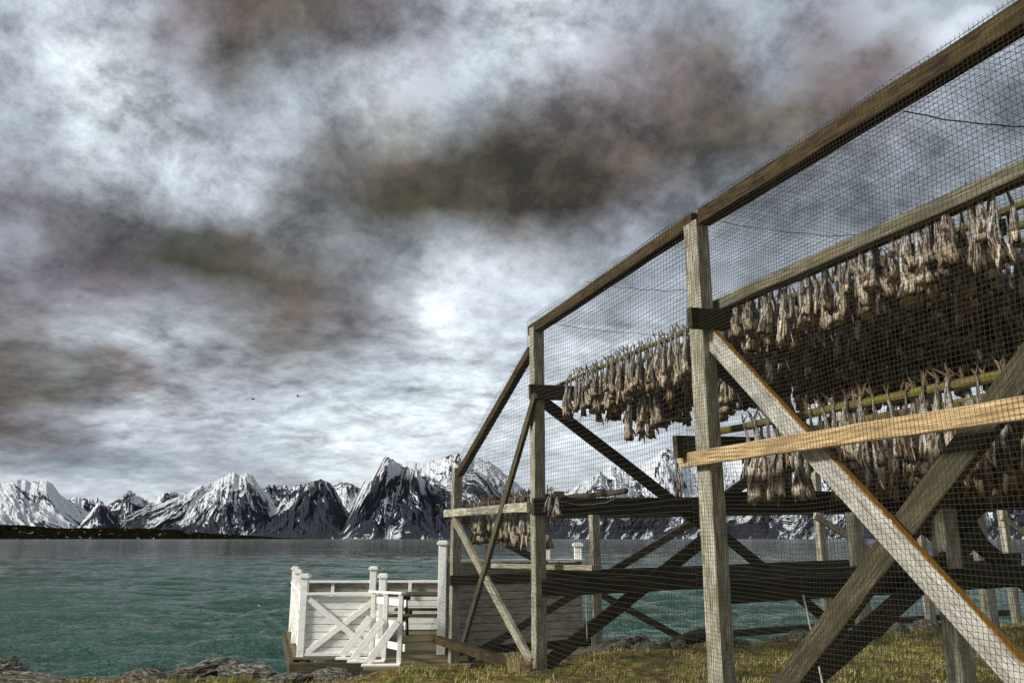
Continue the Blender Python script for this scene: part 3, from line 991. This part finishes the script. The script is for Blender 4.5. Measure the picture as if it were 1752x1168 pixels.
def fish_mass():
    """all further rows, too many to count, as one object"""
    V, F, UVs = [], [], []
    srcs = []
    for b in (fish_body(s, 1.0, 8, 7) for s in range(20, 26)):
        srcs.append((np.array(b.v), b.f, b.uv))
    off = 0

    def put(p, L, yaw):
        nonlocal off
        v, f, uv = srcs[rnd.randrange(6)]
        c, s = math.cos(yaw), math.sin(yaw)
        q = v * L
        lx, ly = rnd.uniform(-.12, .12), rnd.uniform(-.12, .12)
        V.append(np.stack([q[:, 0] * c - q[:, 1] * s + p[0] + lx * q[:, 2], q[:, 0] * s + q[:, 1] * c + p[1] + ly * q[:, 2], q[:, 2] + p[2]], -1))
        for g, h in zip(f, uv):
            F.append(tuple(i + off for i in g)); UVs.append(h)
        off += len(v)

    def fill(u0, u1, v, z, L, step):
        u = u0
        while u > u1:
            for s in (-1, 1):
                put(P(u + rnd.uniform(-.03, .03), v + s * 0.04 + rnd.uniform(-.02, .02), z + 0.03 + rnd.uniform(-.03, .0)), L * rnd.uniform(0.8, 1.25), rnd.uniform(0, 6.28))
            u -= step * rnd.uniform(.8, 1.2)
    for v in BCV[1:]: fill(UB - 0.25 - (v - 3.8) * 0.15, UC + 0.15, v, ZU + tl(v), 0.44, 0.11)
    for v in CDV[2:]: fill(UC - 0.1, max(2.0, 0.72 * v), v, ZU + tl(v), 0.46, 0.105)
    for v in (5.2, 5.5, 5.8, 6.1, 6.4): fill(6.55, UC + 0.1, v, ZU + tl(v), 0.46, 0.13)
    for v in LOV[1:]: fill(UC - 0.05 - 0.35 * rnd.random(), max(2.0, 0.72 * v), v, ZL + tl(v), 0.48, 0.11)
    me = bpy.data.meshes.new('fish_mass')
    me.from_pydata([tuple(a) for a in np.concatenate(V)], [], F)
    l = me.uv_layers.new(name='UVMap')
    l.data.foreach_set('uv', [c for fu in UVs for q in fu for c in q])
    me.polygons.foreach_set('use_smooth', [True] * len(me.polygons))
    me.materials.append(M['fish'])
    o = bpy.data.objects.new('fish_mass', me)
    C.objects.link(o)
    tag(o, 'dense brown mass of dried fish filling the rows deeper inside the rack', 'dried fish', kind='stuff')
fish_mass()

# ------------------------------------------------------------------ netting
def net_lines(lines, rad):
    """lines: list of (n,3) arrays -> vertices/faces of thin three-sided threads"""
    V, F = [], []
    off = 0
    for p in lines:
        n = len(p)
        if n < 2: continue
        d = np.gradient(p, axis=0)
        d /= np.maximum(np.linalg.norm(d, axis=1, keepdims=True), 1e-9)
        ref = np.array([0.31, 0.2, 0.93]) if abs(d[0][2]) < 0.8 else np.array([0.9, 0.3, 0.1])
        s = np.cross(d, ref); s /= np.linalg.norm(s, axis=1, keepdims=True)
        w = np.cross(s, d)
        ring = [p + rad * (math.cos(a) * s + math.sin(a) * w) for a in (0.0, 2.094, 4.189)]
        V.append(np.stack(ring, 1).reshape(-1, 3))
        i = np.arange(n - 1)[:, None] * 3 + off
        for a, b in ((0, 1), (1, 2), (2, 0)):
            F.append(np.concatenate([i + a, i + b, i + 3 + b, i + 3 + a], 1))
        off += n * 3
    return np.concatenate(V), np.concatenate(F)

def net_obj(name, lines, rad, parent):
    V, F = net_lines(lines, rad)
    V = V - np.array(parent_origin(parent))
    me = bpy.data.meshes.new(name)
    me.vertices.add(len(V)); me.vertices.foreach_set('co', V.ravel())
    me.loops.add(F.size); me.loops.foreach_set('vertex_index', F.ravel())
    me.polygons.add(len(F)); me.polygons.foreach_set('loop_start', np.arange(0, F.size, 4))
    me.update(calc_edges=True)
    me.materials.append(M['net'])
    o = bpy.data.objects.new(name, me)
    C.objects.link(o)
    o.parent = parent
    return o

def uvz(u, v, z):
    return np.stack([u * UX + v * VX, u * UY + v * VY, z], -1)

def side_net(parent, ua, ub, cell, rad):
    lines = []

    def eave(u):
        return np.where(u <= UB + 0.05, 3.80 - 0.025 * np.clip(u - UC, 0, 9) / 3.3, 3.46 - (u - (UB + 0.05)) * 1.23 / 2.95)

    def warp(u, z):
        # slack between posts, folds gathered towards posts
        ph = (u - UC) / 3.28
        sag = np.abs(np.sin(math.pi * ph))
        du = 0.035 * (fbm(u * 0.7, z * 0.8, 5, 3) - 0.5) * 2 + 0.004 * np.sin(z * 5 + u * 2)
        dz = 0.05 * (fbm(u * 0.7 + 7, z * 0.6, 8, 2) - 0.5) * 2 * sag - 0.05 * sag * (z / 3.7) + 0.003 * np.sin(u * 6)
        dv = -0.045 * sag * (0.4 + fbm(u * 1.3, z * 1.1, 13, 3)) - 0.02
        foot = np.clip((0.9 - z) / 0.9, 0, 1)
        dv = dv - 0.16 * foot ** 2 - 0.06 * np.clip((3.2 - z) / 0.9, 0, 1) * np.clip((UC + 0.9 - u) / 0.8, 0, 1)
        du = du + np.where(u > UA - 0.6, 0.35 * np.clip((u - (UA - 0.6)) / 0.9, 0, 1) * np.clip((1.5 - z) / 1.5, 0, 1) ** 1.6, 0)
        return du, dv, dz
    us = np.arange(ua, ub, cell)
    for u in us:
        top = float(eave(np.array(u)))
        z = np.linspace(0.0 if u < 9 else -0.15, top, int(top / 0.09) + 2)
        uu = np.full_like(z, u)
        du, dv, dz = warp(uu, z)
        lines.append(uvz(uu + du, V0 - 0.085 + dv, np.minimum(z + dz, top + 0.005)))
    for z in np.arange(0.0, 3.8, cell):
        u = np.arange(ua, ub + 0.02, 0.09)
        u = u[eave(u) >= z]
        if len(u) < 3: continue
        zz = np.full_like(u, z)
        du, dv, dz = warp(u, zz)
        lines.append(uvz(u + du, V0 - 0.085 + dv, zz + dz))
    return net_obj('side_panel', lines, rad, parent)

def roof_net(parent):
    lines = []
    cell = 0.065

    def zf(u, v):
        s = np.clip((v - V0) / 3.6, 0, 1)
        return 3.80 + 0.10 * np.exp(-((v - V0 - 0.55) / 0.35) ** 2) * np.clip((UC - u) / 0.8, 0, 1) + 0.10 * s - 0.10 * np.sin(math.pi * s) * (0.5 + fbm(u * 0.9, v * 0.9, 31, 2)) + 0.03 * (fbm(u * 2, v * 2, 37, 2) - 0.5)
    for u in np.arange(1.6, UB + 0.1, cell):
        v = np.arange(V0 - 0.06, V0 + 3.3, 0.12)
        uu = np.full_like(v, u) + 0.05 * (fbm(u + v * 0, v, 41, 2) - 0.5)
        lines.append(uvz(uu, v, zf(uu, v)))
    for v in np.arange(V0 - 0.06, V0 + 3.3, cell):
        u = np.arange(1.6, UB + 0.1, 0.12)
        vv = np.full_like(u, v) + 0.05 * (fbm(u, u * 0 + v, 43, 2) - 0.5)
        lines.append(uvz(u, vv, zf(u, vv)))
    return net_obj('roof_panel', lines, 0.0014, parent)
net = empty('bird_net', tuple(P(UC, V0 - 0.1, 0)), 'fine dark square mesh netting stretched over the outside of the rack', 'netting')
side_net(net, 1.3, UC + 0.03, 0.027, 0.00125)
side_net(net, UC + 0.02, UA + 0.12, 0.044, 0.0017)
roof_net(net)

def line_rope(a, b, sag, rad, mat, label, cat='rope', wob=0.015, n=40):
    pts = []
    for i in range(n + 1):
        t = i / n
        p = Vector(a).lerp(Vector(b), t)
        p.z -= sag * 4 * t * (1 - t)
        p += Vector((0, 0, 1)) * (noise.noise(Vector((t * 9, a[0], 2.0))) * wob)
        pts.append(p)
    mb = MB(); tube(mb, pts, rad, 5)
    return tag(mb.build(cat.replace(' ', '_'), M[mat], smooth=True), label, cat)
line_rope(W(1545, 190, 0.05), P(2.6, 4.3, 3.45), 0.05, 0.004, 'wire', 'dark wavy line running down from the top rail at the upper right corner')
line_rope(W(1236, 380, 0.05), P(3.6, 4.0, 3.12), 0.03, 0.0028, 'wire', 'thin dark line slanting down from the top of the tall near post')
line_rope(W(935, 552, 0.05), W(1178, 572, 0.5), 0.04, 0.0028, 'wire', 'thin dark line across the netting high in the middle bay')
line_rope(W(1000, 480, 0.1), W(1176, 496, 0.4), 0.04, 0.0026, 'wire', 'short thin dark line just under the top rail of the middle bay')
line_rope(W(925, 715, 0.0), W(1186, 716, 0.0), 0.02, 0.0028, 'wire', 'thin dark line across the netting behind the slanting brace of the middle bay')
line_rope(P(UC - 0.05, 4.23, 0.9), P(4.75, 4.1, 0.02), 0.0, 0.008, 'rope', 'short pale cord hanging straight down from the low bearer right of the tall near post', n=8)
line_rope(P(UB - 0.2, 3.98, 0.7), P(UB - 0.25, 3.96, 0.25), 0.0, 0.004, 'rope', 'frayed pale cord dangling under the low bearer right of the middle post', n=8)
line_rope(P(UB - 0.15, 3.7, 1.70), P(UB - 0.15, 4.4, 1.74), 0.06, 0.004, 'rope', 'yellowish cord looped along the chest high bearer right of the middle post')

# ------------------------------------------------------------------ deck
DZ = -0.37

def fence_post(parent, x, y, h, s=0.10, z0=DZ):
    mb = MB(); beam(mb, (x, y, z0 - 0.02), (x, y, z0 + h - 0.06), s, s, (0, 1, 0), jit=0.001)
    o = mb.build('post', M['white'], parent)
    c = MB(); beam(c, (x, y, z0 + h - 0.058), (x, y, z0 + h - 0.015), s * 1.4, s * 1.4, (0, 1, 0), jit=0.001, seg=1)
    beam(c, (x, y, z0 + h - 0.014), (x, y, z0 + h + 0.004), s * 1.05, s * 1.05, (0, 1, 0), jit=0.001, seg=1)
    q = c.build('cap', M['white'], parent)
    q.parent = o
    return o

def clad(parent, a, b, z0, z1, mat, board=0.105, th=0.022, name='cladding'):
    a, b = Vector(a), Vector(b)
    d = (b - a).normalized()
    n = Vector((d.y, -d.x, 0))
    mb = MB()
    z = z0
    while z < z1 - 0.02:
        h = min(board, z1 - z)
        beam(mb, (a.x, a.y, z + h / 2), (b.x, b.y, z + h / 2), h - 0.012, th, n, jit=0.0012, ch=0.003)
        z += board
    # battens behind the boards
    beam(mb, tuple(a - n * 0.04)[:2] + (z0 + 0.08,), tuple(b - n * 0.04)[:2] + (z0 + 0.08,), 0.07, 0.03, n)
    beam(mb, tuple(a - n * 0.04)[:2] + (z1 - 0.12,), tuple(b - n * 0.04)[:2] + (z1 - 0.12,), 0.07, 0.03, n)
    beam(mb, tuple(a - n * 0.017)[:2] + ((z0 + z1) / 2,), tuple(b - n * 0.017)[:2] + ((z0 + z1) / 2,), z1 - z0 - 0.01, 0.008, n, seg=1, jit=0)
    return mb.build(name, mat, parent)

def bar(name, parent, a, b, w, th, nrm, mat='white'):
    mb = MB(); beam(mb, a, b, w, th, nrm, jit=0.001, ch=0.004)
    return mb.build(name, M[mat], parent)

FL = (-3.09, 12.67); P2 = (-1.93, 12.72); TP = (-1.06, 12.95); BL = (-4.08, 15.95); BR = (1.3, 16.15); WR = (1.12, 13.6)

deck = empty('wooden_deck', (-1.5, 14, DZ), 'weathered plank deck on short piles at the water edge behind the white fence', 'deck')
def deck_floor():
    mb = MB()
    # planks run left to right; outline given by a left and a right limit for every depth
    y = 11.55
    while y < 16.3:
        if y < 12.5:
            l = -1.98
            rgt = -0.30 + (y - 12.1) * 1.3 if y < 12.1 else 0.6
            rgt = min(rgt, 1.2)
            if y < 12.1: rgt = -1.3 + (y - 11.55) * 1.82
        else:
            l = -3.14 - (y - 12.5) * 0.300
            rgt = 1.2
        beam(mb, (l, y, DZ - 0.02), (rgt, y, DZ - 0.02), 0.125, 0.034, (0, 0, 1), jit=0.0025, ch=0.004)
        y += 0.135
    mb.build('planking', M['wood_deck'], deck)
deck_floor()
for a, b, lab in (((-3.17, 12.40), (-1.9, 12.40), None), ((-3.16, 12.44), (-4.23, 16.0), None), ((-2.0, 11.50), (-1.35, 11.49), None), ((-1.35, 11.49), (-0.32, 12.02), None)):
    mb = MB(); beam(mb, (a[0], a[1], DZ - 0.13), (b[0], b[1], DZ - 0.13), 0.17, 0.06, (b[1] - a[1], a[0] - b[0], 0), jit=0.004)
    mb.build('edge_beam', M['wood_grey'], deck)
for x, y in ((-3.0, 12.58), (-2.3, 12.58), (-1.85, 11.66), (-3.48, 14.1), (-4.0, 15.85), (-2.4, 16.0), (-0.5, 16.0), (1.1, 16.0), (-0.9, 12.3)):
    mb = MB(); tube(mb, [(x, y, -2.2), (x + .02, y, -1.2), (x, y, DZ - 0.05)], 0.085, 9, jit=0.06)
    mb.build('pile', M['wood_dark'], deck, smooth=True)

front = empty('white_fence', (FL[0], FL[1], DZ), 'low white board fence panel with a big X brace, nearest side of the deck', 'fence')
fence_post(front, *FL, 1.16, 0.105)
fence_post(front, *P2, 1.16, 0.105)
clad(front, (FL[0] + 0.05, FL[1], 0), (P2[0] - 0.05, P2[1], 0), DZ + 0.02, DZ + 0.84, M['white'])
nf = (0, -1, 0)
bar('rail', front, (FL[0] + 0.05, FL[1] - 0.02, DZ + 0.875), (P2[0] - 0.05, P2[1] - 0.02, DZ + 0.875), 0.035, 0.12, nf)
bar('rail', front, (FL[0] + 0.05, FL[1] - 0.03, DZ + 0.03), (P2[0] - 0.05, P2[1] - 0.03, DZ + 0.03), 0.05, 0.03, nf)
bar('cross_brace', front, (FL[0] + 0.09, FL[1] - 0.032, DZ + 0.05), (P2[0] - 0.09, P2[1] - 0.030, DZ + 0.80), 0.085, 0.024, nf)
bar('cross_brace', front, (FL[0] + 0.09, FL[1] - 0.052, DZ + 0.80), (P2[0] - 0.09, P2[1] - 0.052, DZ + 0.05), 0.085, 0.014, nf)

left = empty('white_fence', (BL[0], BL[1], DZ), 'low white board fence along the seaward left edge of the deck, seen almost end on', 'fence')
clad(left, (BL[0], BL[1] - 0.05, 0), (FL[0] - 0.02, FL[1] + 0.07, 0), DZ + 0.02, DZ + 0.84, M['white'])
lm = ((BL[0] + FL[0]) / 2 - 0.02, (BL[1] + FL[1]) / 2)
fence_post(left, *lm, 1.16, 0.10)
fence_post(left, *BL, 1.16, 0.10)
dl = Vector((FL[0] - BL[0], FL[1] - BL[1], 0)).normalized(); nl = (dl.y, -dl.x, 0)
bar('rail', left, (BL[0], BL[1] - 0.06, DZ + 0.875), (FL[0] - 0.01, FL[1] + 0.06, DZ + 0.875), 0.035, 0.12, nl)
for a, b in ((BL, lm), (lm, FL)):
    for z0, z1 in ((0.06, 0.80), (0.80, 0.06)):
        k = 0.022 if z0 < z1 else 0.034
        bar('cross_brace', left, (a[0] - nl[0] * k * -1, a[1] - 0.1 + nl[1] * k, DZ + z0), (b[0] + nl[0] * k, b[1] + 0.1 + nl[1] * k, DZ + z1), 0.08, 0.010, nl)

back = empty('white_fence', (BR[0], BR[1], DZ), 'low white rail fence with open top panels along the far side of the deck', 'fence')
clad(back, (BL[0] + 0.05, BL[1], 0), (BR[0], BR[1], 0), DZ + 0.02, DZ + 0.66, M['white'])
mb = MB(); beam(mb, (BL[0] + 0.05, BL[1] + 0.03, DZ + 0.75), (BR[0], BR[1] + 0.03, DZ + 0.75), 0.20, 0.014, nf, jit=0.001)
mb.build('top_board', M['clad'], back)
bar('rail', back, (BL[0] + 0.05, BL[1], DZ + 0.885), (BR[0], BR[1], DZ + 0.885), 0.04, 0.12, nf)
for px in (572, 703):
    x = (px - 876) / FPX / 1.037 * 16.0
    bar('stile', back, (x, 15.97, DZ + 0.62), (x, 15.97, DZ + 0.865), 0.06, 0.03, nf)
fence_post(back, -2.61, 15.98, 1.16, 0.12)
fence_post(back, -0.8, 16.02, 1.16, 0.12)

wall = empty('windbreak_wall', (TP[0], TP[1], DZ), 'taller board windbreak wall behind the end of the rack, starting at the tall white post', 'wall')
fence_post(wall, *TP, 1.64, 0.125)
fence_post(wall, WR[0] - 0.05, WR[1] + 0.07, 1.61, 0.12)
fence_post(wall, 0.62, 15.0, 1.62, 0.12)
clad(wall, (TP[0] + 0.07, TP[1] + 0.03, 0), (WR[0], WR[1], 0), DZ - 0.05, DZ + 1.31, M['clad'], 0.115)
clad(wall, (WR[0], WR[1] + 0.12, 0), (0.7, 15.9, 0), DZ - 0.05, DZ + 1.31, M['clad'], 0.115)
bar('rail', wall, (TP[0] + 0.07, TP[1] + 0.02, DZ + 1.335), (WR[0] + 0.03, WR[1] - 0.01, DZ + 1.335), 0.035, 0.11, nf)

gate = empty('ramp_railing', (-1.75, 12.3, DZ), 'short white handrail with three slanting struts beside the opening in the fence', 'railing')
gp = [((637 - 876) / FPX / 1.055 * 12.5, 12.5), ((658 - 876) / FPX / 1.057 * 12.2, 12.2), ((684 - 876) / FPX / 1.057 * 11.85, 11.85)]
for i, (x, y) in enumerate(gp):
    bar('upright', gate, (x, y, DZ), (x, y, DZ + 0.90 + 0.01 * i), 0.06, 0.05, nf)
    bar('strut', gate, (x - 0.03, y - 0.045, DZ + 0.56), (x - 0.42, y - 0.045, DZ + 0.03), 0.10, 0.03, nf)
    bar('foot', gate, (x - 0.50, y - 0.04, DZ + 0.0), (x + 0.02, y - 0.04, DZ + 0.0), 0.03, 0.12, nf)
gd = Vector((gp[2][0] - gp[0][0], gp[2][1] - gp[0][1], 0)).normalized(); gn = (gd.y, -gd.x, 0)
a = Vector((*gp[0], 0)) - gd * 0.08; b = Vector((*gp[2], 0)) + gd * 0.08
bar('handrail', gate, (a.x, a.y, DZ + 0.915), (b.x, b.y, DZ + 0.935), 0.09, 0.03, (0, 0, 1))
for z in (0.80, 0.50, 0.22):
    bar('rail', gate, (a.x + 0.035, a.y + 0.02, DZ + z), (b.x + 0.035, b.y + 0.02, DZ + z), 0.095, 0.022, gn)

table = empty('picnic_table', (-1.0, 14.8, DZ), 'dark wooden picnic table with attached benches standing on the deck', 'table')
tx, ty = -1.25, 14.8
mb = MB()
for k in range(5): beam(mb, (tx - 0.85, ty - 0.3 + 0.15 * k, DZ + 0.735), (tx + 0.85, ty - 0.3 + 0.15 * k, DZ + 0.735), 0.138, 0.035, (0, 0, 1))
mb.build('table_top', M['wood_grey'], table)
for s in (-1, 1):
    mb = MB()
    for k in range(2): beam(mb, (tx - 0.85, ty + s * 0.60 + 0.14 * k - 0.07, DZ + 0.435), (tx + 0.85, ty + s * 0.60 + 0.14 * k - 0.07, DZ + 0.435), 0.13, 0.035, (0, 0, 1))
    mb.build('bench', M['wood_grey'], table)
for sx in (-0.62, 0.62):
    for s in (-1, 1):
        bar('leg', table, (tx + sx, ty + s * 0.22, DZ + 0.71), (tx + sx, ty + s * 0.58, DZ), 0.09, 0.045, (1, 0, 0), 'wood_dark')
    bar('crossbar', table, (tx + sx + 0.048, ty - 0.68, DZ + 0.375), (tx + sx + 0.048, ty + 0.68, DZ + 0.375), 0.09, 0.045, (1, 0, 0), 'wood_dark')
    bar('crossbar', table, (tx + sx + 0.048, ty - 0.33, DZ + 0.67), (tx + sx + 0.048, ty + 0.33, DZ + 0.67), 0.09, 0.045, (1, 0, 0), 'wood_dark')

# ------------------------------------------------------------------ rocks
def rock_mat():
    w = Mat('shore_rock', 0.85, 0.25)
    o = w.map('Object')
    a = w.noise(w.map('Object', (1, 1, 4.5), (0.25, 0.35, 0)), 5, 9, 0.7, 0.6)
    b = w.noise(o, 28, 6, 0.7)
    c = w.ramp(a, [(0.40, (0.010, 0.009, 0.006)), (0.47, (0.08, 0.068, 0.045)), (0.54, (0.26, 0.235, 0.18)), (0.62, (0.55, 0.52, 0.44))])
    c = w.mix(w.ramp(b, [(0.56, 0), (0.64, 0.8)]), c, (0.14, 0.10, 0.03))
    c = w.mix(w.ramp(b, [(0.34, 0.9), (0.42, 0)]), c, (0.012, 0.010, 0.008))
    w.color(c)
    w.normal(w.bump(w.math('ADD', a, w.math('MULTIPLY', b, 0.4)), 1.0, 0.05))
    return w.m
M['rock'] = rock_mat()

def rock(x, y, z, sx, sy, sz, rot, label, cat='rock', group=None, sub=4, tilt=0.0):
    bm = bmesh.new()
    bmesh.ops.create_icosphere(bm, subdivisions=sub, radius=1)
    seed = Vector((x * 3.1, y * 1.7, sx * 9))
    for v in bm.verts:
        d = v.co.normalized()
        q = 0.85 + 0.35 * noise.noise(d * 1.3 + seed) + 0.16 * noise.noise(d * 3.1 + seed) + 0.07 * noise.noise(d * 7 + seed)
        p = d * q
        # bedding planes: step the height a little
        p.z = p.z * 0.72 + 0.28 * (math.floor(p.z * 4.5 + noise.noise(seed + d) * 0.8) + 0.5) / 4.5
        p.x = max(min(p.x, 0.82), -0.85)
        p.y = max(min(p.y, 0.8), -0.8)
        v.co = p
    me = bpy.data.meshes.new('rock')
    bm.to_mesh(me); bm.free()
    me.materials.append(M['rock'])
    o = bpy.data.objects.new('rock', me)
    C.objects.link(o)
    o.location = (x, y, z)
    o.scale = (sx, sy, sz)
    o.rotation_euler = (tilt * 0.5, tilt, rot)
    return tag(o, label, cat, group)

def at(px, py, z):
    r = ray(px, py)
    t = (z - EYE) / r[2]
    return r[0] * t, r[1] * t

# big shore boulders, placed on the beach slope
for (px, py, z, sx, sy, sz, rot, tilt, lab) in [
    (345, 1152, -0.62, 0.62, 0.45, 0.20, 0.2, -0.22, 'long slab of layered rock, highest of the rocks on the left shore'),
    (425, 1160, -0.62, 0.55, 0.40, 0.17, -0.2, 0.16, 'dark slab leaning right beside the highest slab on the left shore'),
    (318, 1172, -0.70, 0.40, 0.35, 0.20, 0.5, 0.1, 'pale rounded rock at the lower left foot of the highest slab'),
    (8, 1146, -0.66, 0.36, 0.30, 0.20, 0.1, 0.1, 'dark boulder at the left border of the photo by the water'),
    (60, 1168, -0.66, 0.75, 0.40, 0.13, 0.0, 0.08, 'low brown rock shelf right of the left border boulder'),
    (170, 1172, -0.70, 0.75, 0.36, 0.11, 0.1, -0.05, 'low flat rock shelf between the left border and the layered slabs'),
    (255, 1180, -0.70, 0.55, 0.30, 0.10, -0.1, 0.05, 'low rock just left of the layered slabs'),
    (490, 1166, -0.62, 0.42, 0.30, 0.14, 0.3, -0.1, 'grey weedy rock under the left corner of the deck'),
    (575, 1160, -0.60, 0.42, 0.30, 0.14, 0.0, 0.15, 'rock in front of the deck below the X braced fence'),
    (625, 1166, -0.52, 0.26, 0.22, 0.10, 0.6, 0.0, 'small rock below the struts of the white railing'),
    (1068, 1112, -0.10, 0.42, 0.34, 0.20, 0.2, -0.15, 'big dark boulder on the turf edge between middle post and tall near post'),
]:
    x, y = at(px, py, z)
    rock(x, y, z, sx, sy, sz, rot, lab, tilt=tilt)
for i in range(34):
    px = rnd.uniform(640, 905)
    x, y = at(px, rnd.uniform(1131, 1143), -0.38)
    s = rnd.uniform(0.04, 0.12)
    rock(x, y, gz(x, y) + s * 0.15, s * 1.3, s, s * 0.6, rnd.uniform(0, 6), 'grey stone in the strip between the deck landing and the turf', 'stone', 'stones along the deck landing', 2)
for i in range(46):
    u = rnd.uniform(8.75, 9.7)
    v = rnd.uniform(3.7, 11)
    p = P(u, v, 0)
    s = rnd.uniform(0.05, 0.17)
    rock(p.x, p.y, gz(p.x, p.y) + s * 0.2, s * 1.4, s, s * 0.7, rnd.uniform(0, 6), 'stone lying along the turf edge below the rack, in front of the water', 'stone', 'stones along the turf edge', 3)
for i in range(80):
    x = rnd.uniform(-6.9, -1.6)
    y = rnd.uniform(9.1, 10.9)
    q = rnd.uniform(0.10, 0.30) * (0.6 if x > -3.6 else 1)
    if x > -2.6 and y > 10.6: continue
    rock(x, y, max(gz(x, y), -0.75) + q * 0.1, q * 1.6, q, q * 0.45, rnd.uniform(-0.5, 0.5), 'brown layered rock in the jumble along the left shore', 'rock', 'jumbled rocks of the left shore', 3, rnd.uniform(-.25, .25))

# ------------------------------------------------------------------ turf
def grass():
    w = Mat('dry_grass', 0.8, 0.15)
    n = w.noise(w.map('Object'), 2.2, 5, 0.65)
    n2 = w.noise(w.map('Object'), 26, 3, 0.6)
    c = w.ramp(n2, [(0.38, (0.035, 0.024, 0.006)), (0.48, (0.30, 0.23, 0.06)), (0.55, (0.66, 0.57, 0.25))])
    c = w.mix(w.ramp(n, [(0.45, 0), (0.54, 0.8)]), c, (0.17, 0.20, 0.02))
    w.color(c)
    rs = np.random.RandomState(4)
    N = 90000
    x = rs.uniform(-6.5, 8.5, N); y = rs.uniform(7.6, 12.2, N)
    keep = (np.abs(x) < y * 0.7 + 0.4)
    x, y = x[keep], y[keep]
    h = ground_h(x, y)
    tuft = fbm(x * 3, y * 3, 77, 3)
    ok = (h > -0.42) & (tuft > 0.42 + 0.16 * rs.rand(len(x)))
    ok &= ~((x > -3.6) & (x < 1.0) & (y > 11.3))
    x, y, h, tuft = x[ok], y[ok], h[ok], tuft[ok]
    n_ = len(x)
    ang = rs.uniform(0, 2 * math.pi, n_)
    ln = rs.uniform(0.018, 0.055, n_) * (0.6 + tuft)
    le = rs.uniform(0.2, 1.3, n_)
    wd = 0.0032
    V = np.zeros((n_, 3, 3))
    V[:, 0] = np.stack([x - np.sin(ang) * wd, y + np.cos(ang) * wd, h - 0.005], -1)
    V[:, 1] = np.stack([x + np.sin(ang) * wd, y - np.cos(ang) * wd, h - 0.005], -1)
    V[:, 2] = np.stack([x + np.cos(ang) * ln * le, y + np.sin(ang) * ln * le, h + ln], -1)
    me = bpy.data.meshes.new('grass')
    me.vertices.add(n_ * 3); me.vertices.foreach_set('co', V.ravel())
    me.loops.add(n_ * 3); me.loops.foreach_set('vertex_index', np.arange(n_ * 3))
    me.polygons.add(n_); me.polygons.foreach_set('loop_start', np.arange(0, n_ * 3, 3))
    me.update(calc_edges=True)
    me.materials.append(w.m)
    o = bpy.data.objects.new('grass', me)
    C.objects.link(o)
    tag(o, 'short dry ochre and green grass on the turf in front of the rack', 'grass', kind='stuff')
grass()

def straw(cx, cy, n, h, label):
    mb = MB()
    for i in range(n):
        a = rnd.uniform(0, 6.28); r = rnd.uniform(0, 0.13)
        x, y = cx + r * math.cos(a), cy + r * math.sin(a)
        z = gz(x, y)
        l = h * rnd.uniform(0.4, 1)
        b = rnd.uniform(0, 0.6)
        tube(mb, [(x, y, z - 0.01), (x + b * l * 0.3 * math.cos(a), y + b * l * 0.3 * math.sin(a), z + l * 0.6), (x + b * l * math.cos(a), y + b * l * math.sin(a), z + l)], [0.003, 0.0025, 0.001], 3, cap=False)
    tag(mb.build('dry_grass_tuft', M['straw']), label, 'grass tuft')
M['straw'] = plain('straw', (0.42, 0.34, 0.17), 0.8)
straw(0.08, 9.02, 90, 0.22, 'pale tuft of dead grass at the foot of the middle post')
straw(1.75, 6.35, 60, 0.25, 'dead grass tuft at the foot of the tall near post')

# ------------------------------------------------------------------ sea birds
def bird(px, py, dist, label, roll):
    r = Vector(ray(px, py)).normalized()
    p = Vector((0, 0, EYE)) + r * dist
    root = empty('sea_bird', tuple(p), label, 'bird')
    mb = MB(); tube(mb, [p + Vector((-0.20, 0, 0.0)), p + Vector((-0.1, 0, 0.02)), p + Vector((0.05, 0, 0.02)), p + Vector((0.18, 0, 0.03)), p + Vector((0.24, 0, 0.02))], [0.01, 0.05, 0.06, 0.035, 0.008], 8)
    mb.build('body', M['wire'], root, smooth=True)
    for s in (-1, 1):
        w = MB()
        q = [(-0.06, 0, 0.03), (0.08, 0, 0.03), (0.02, s * 0.28, 0.14 + roll * s), (-0.10, s * 0.5, 0.05 + roll * s), (-0.10, s * 0.26, 0.11 + roll * s)]
        for z in (0, 0.012):
            for a in q: w.v.append(tuple(p + Vector((a[0], a[1], a[2] + z))))
        w.face((0, 1, 2, 3, 4)); w.face((9, 8, 7, 6, 5))
        for i in range(5): w.face((i, (i + 1) % 5, 5 + (i + 1) % 5, 5 + i))
        w.build('wing', M['wire'], root)
bird(433, 683, 95, 'tiny dark sea bird in flight low in the sky, left one of two', 0.05)
bird(510, 678, 105, 'tiny dark sea bird in flight low in the sky, right one of two', -0.04)
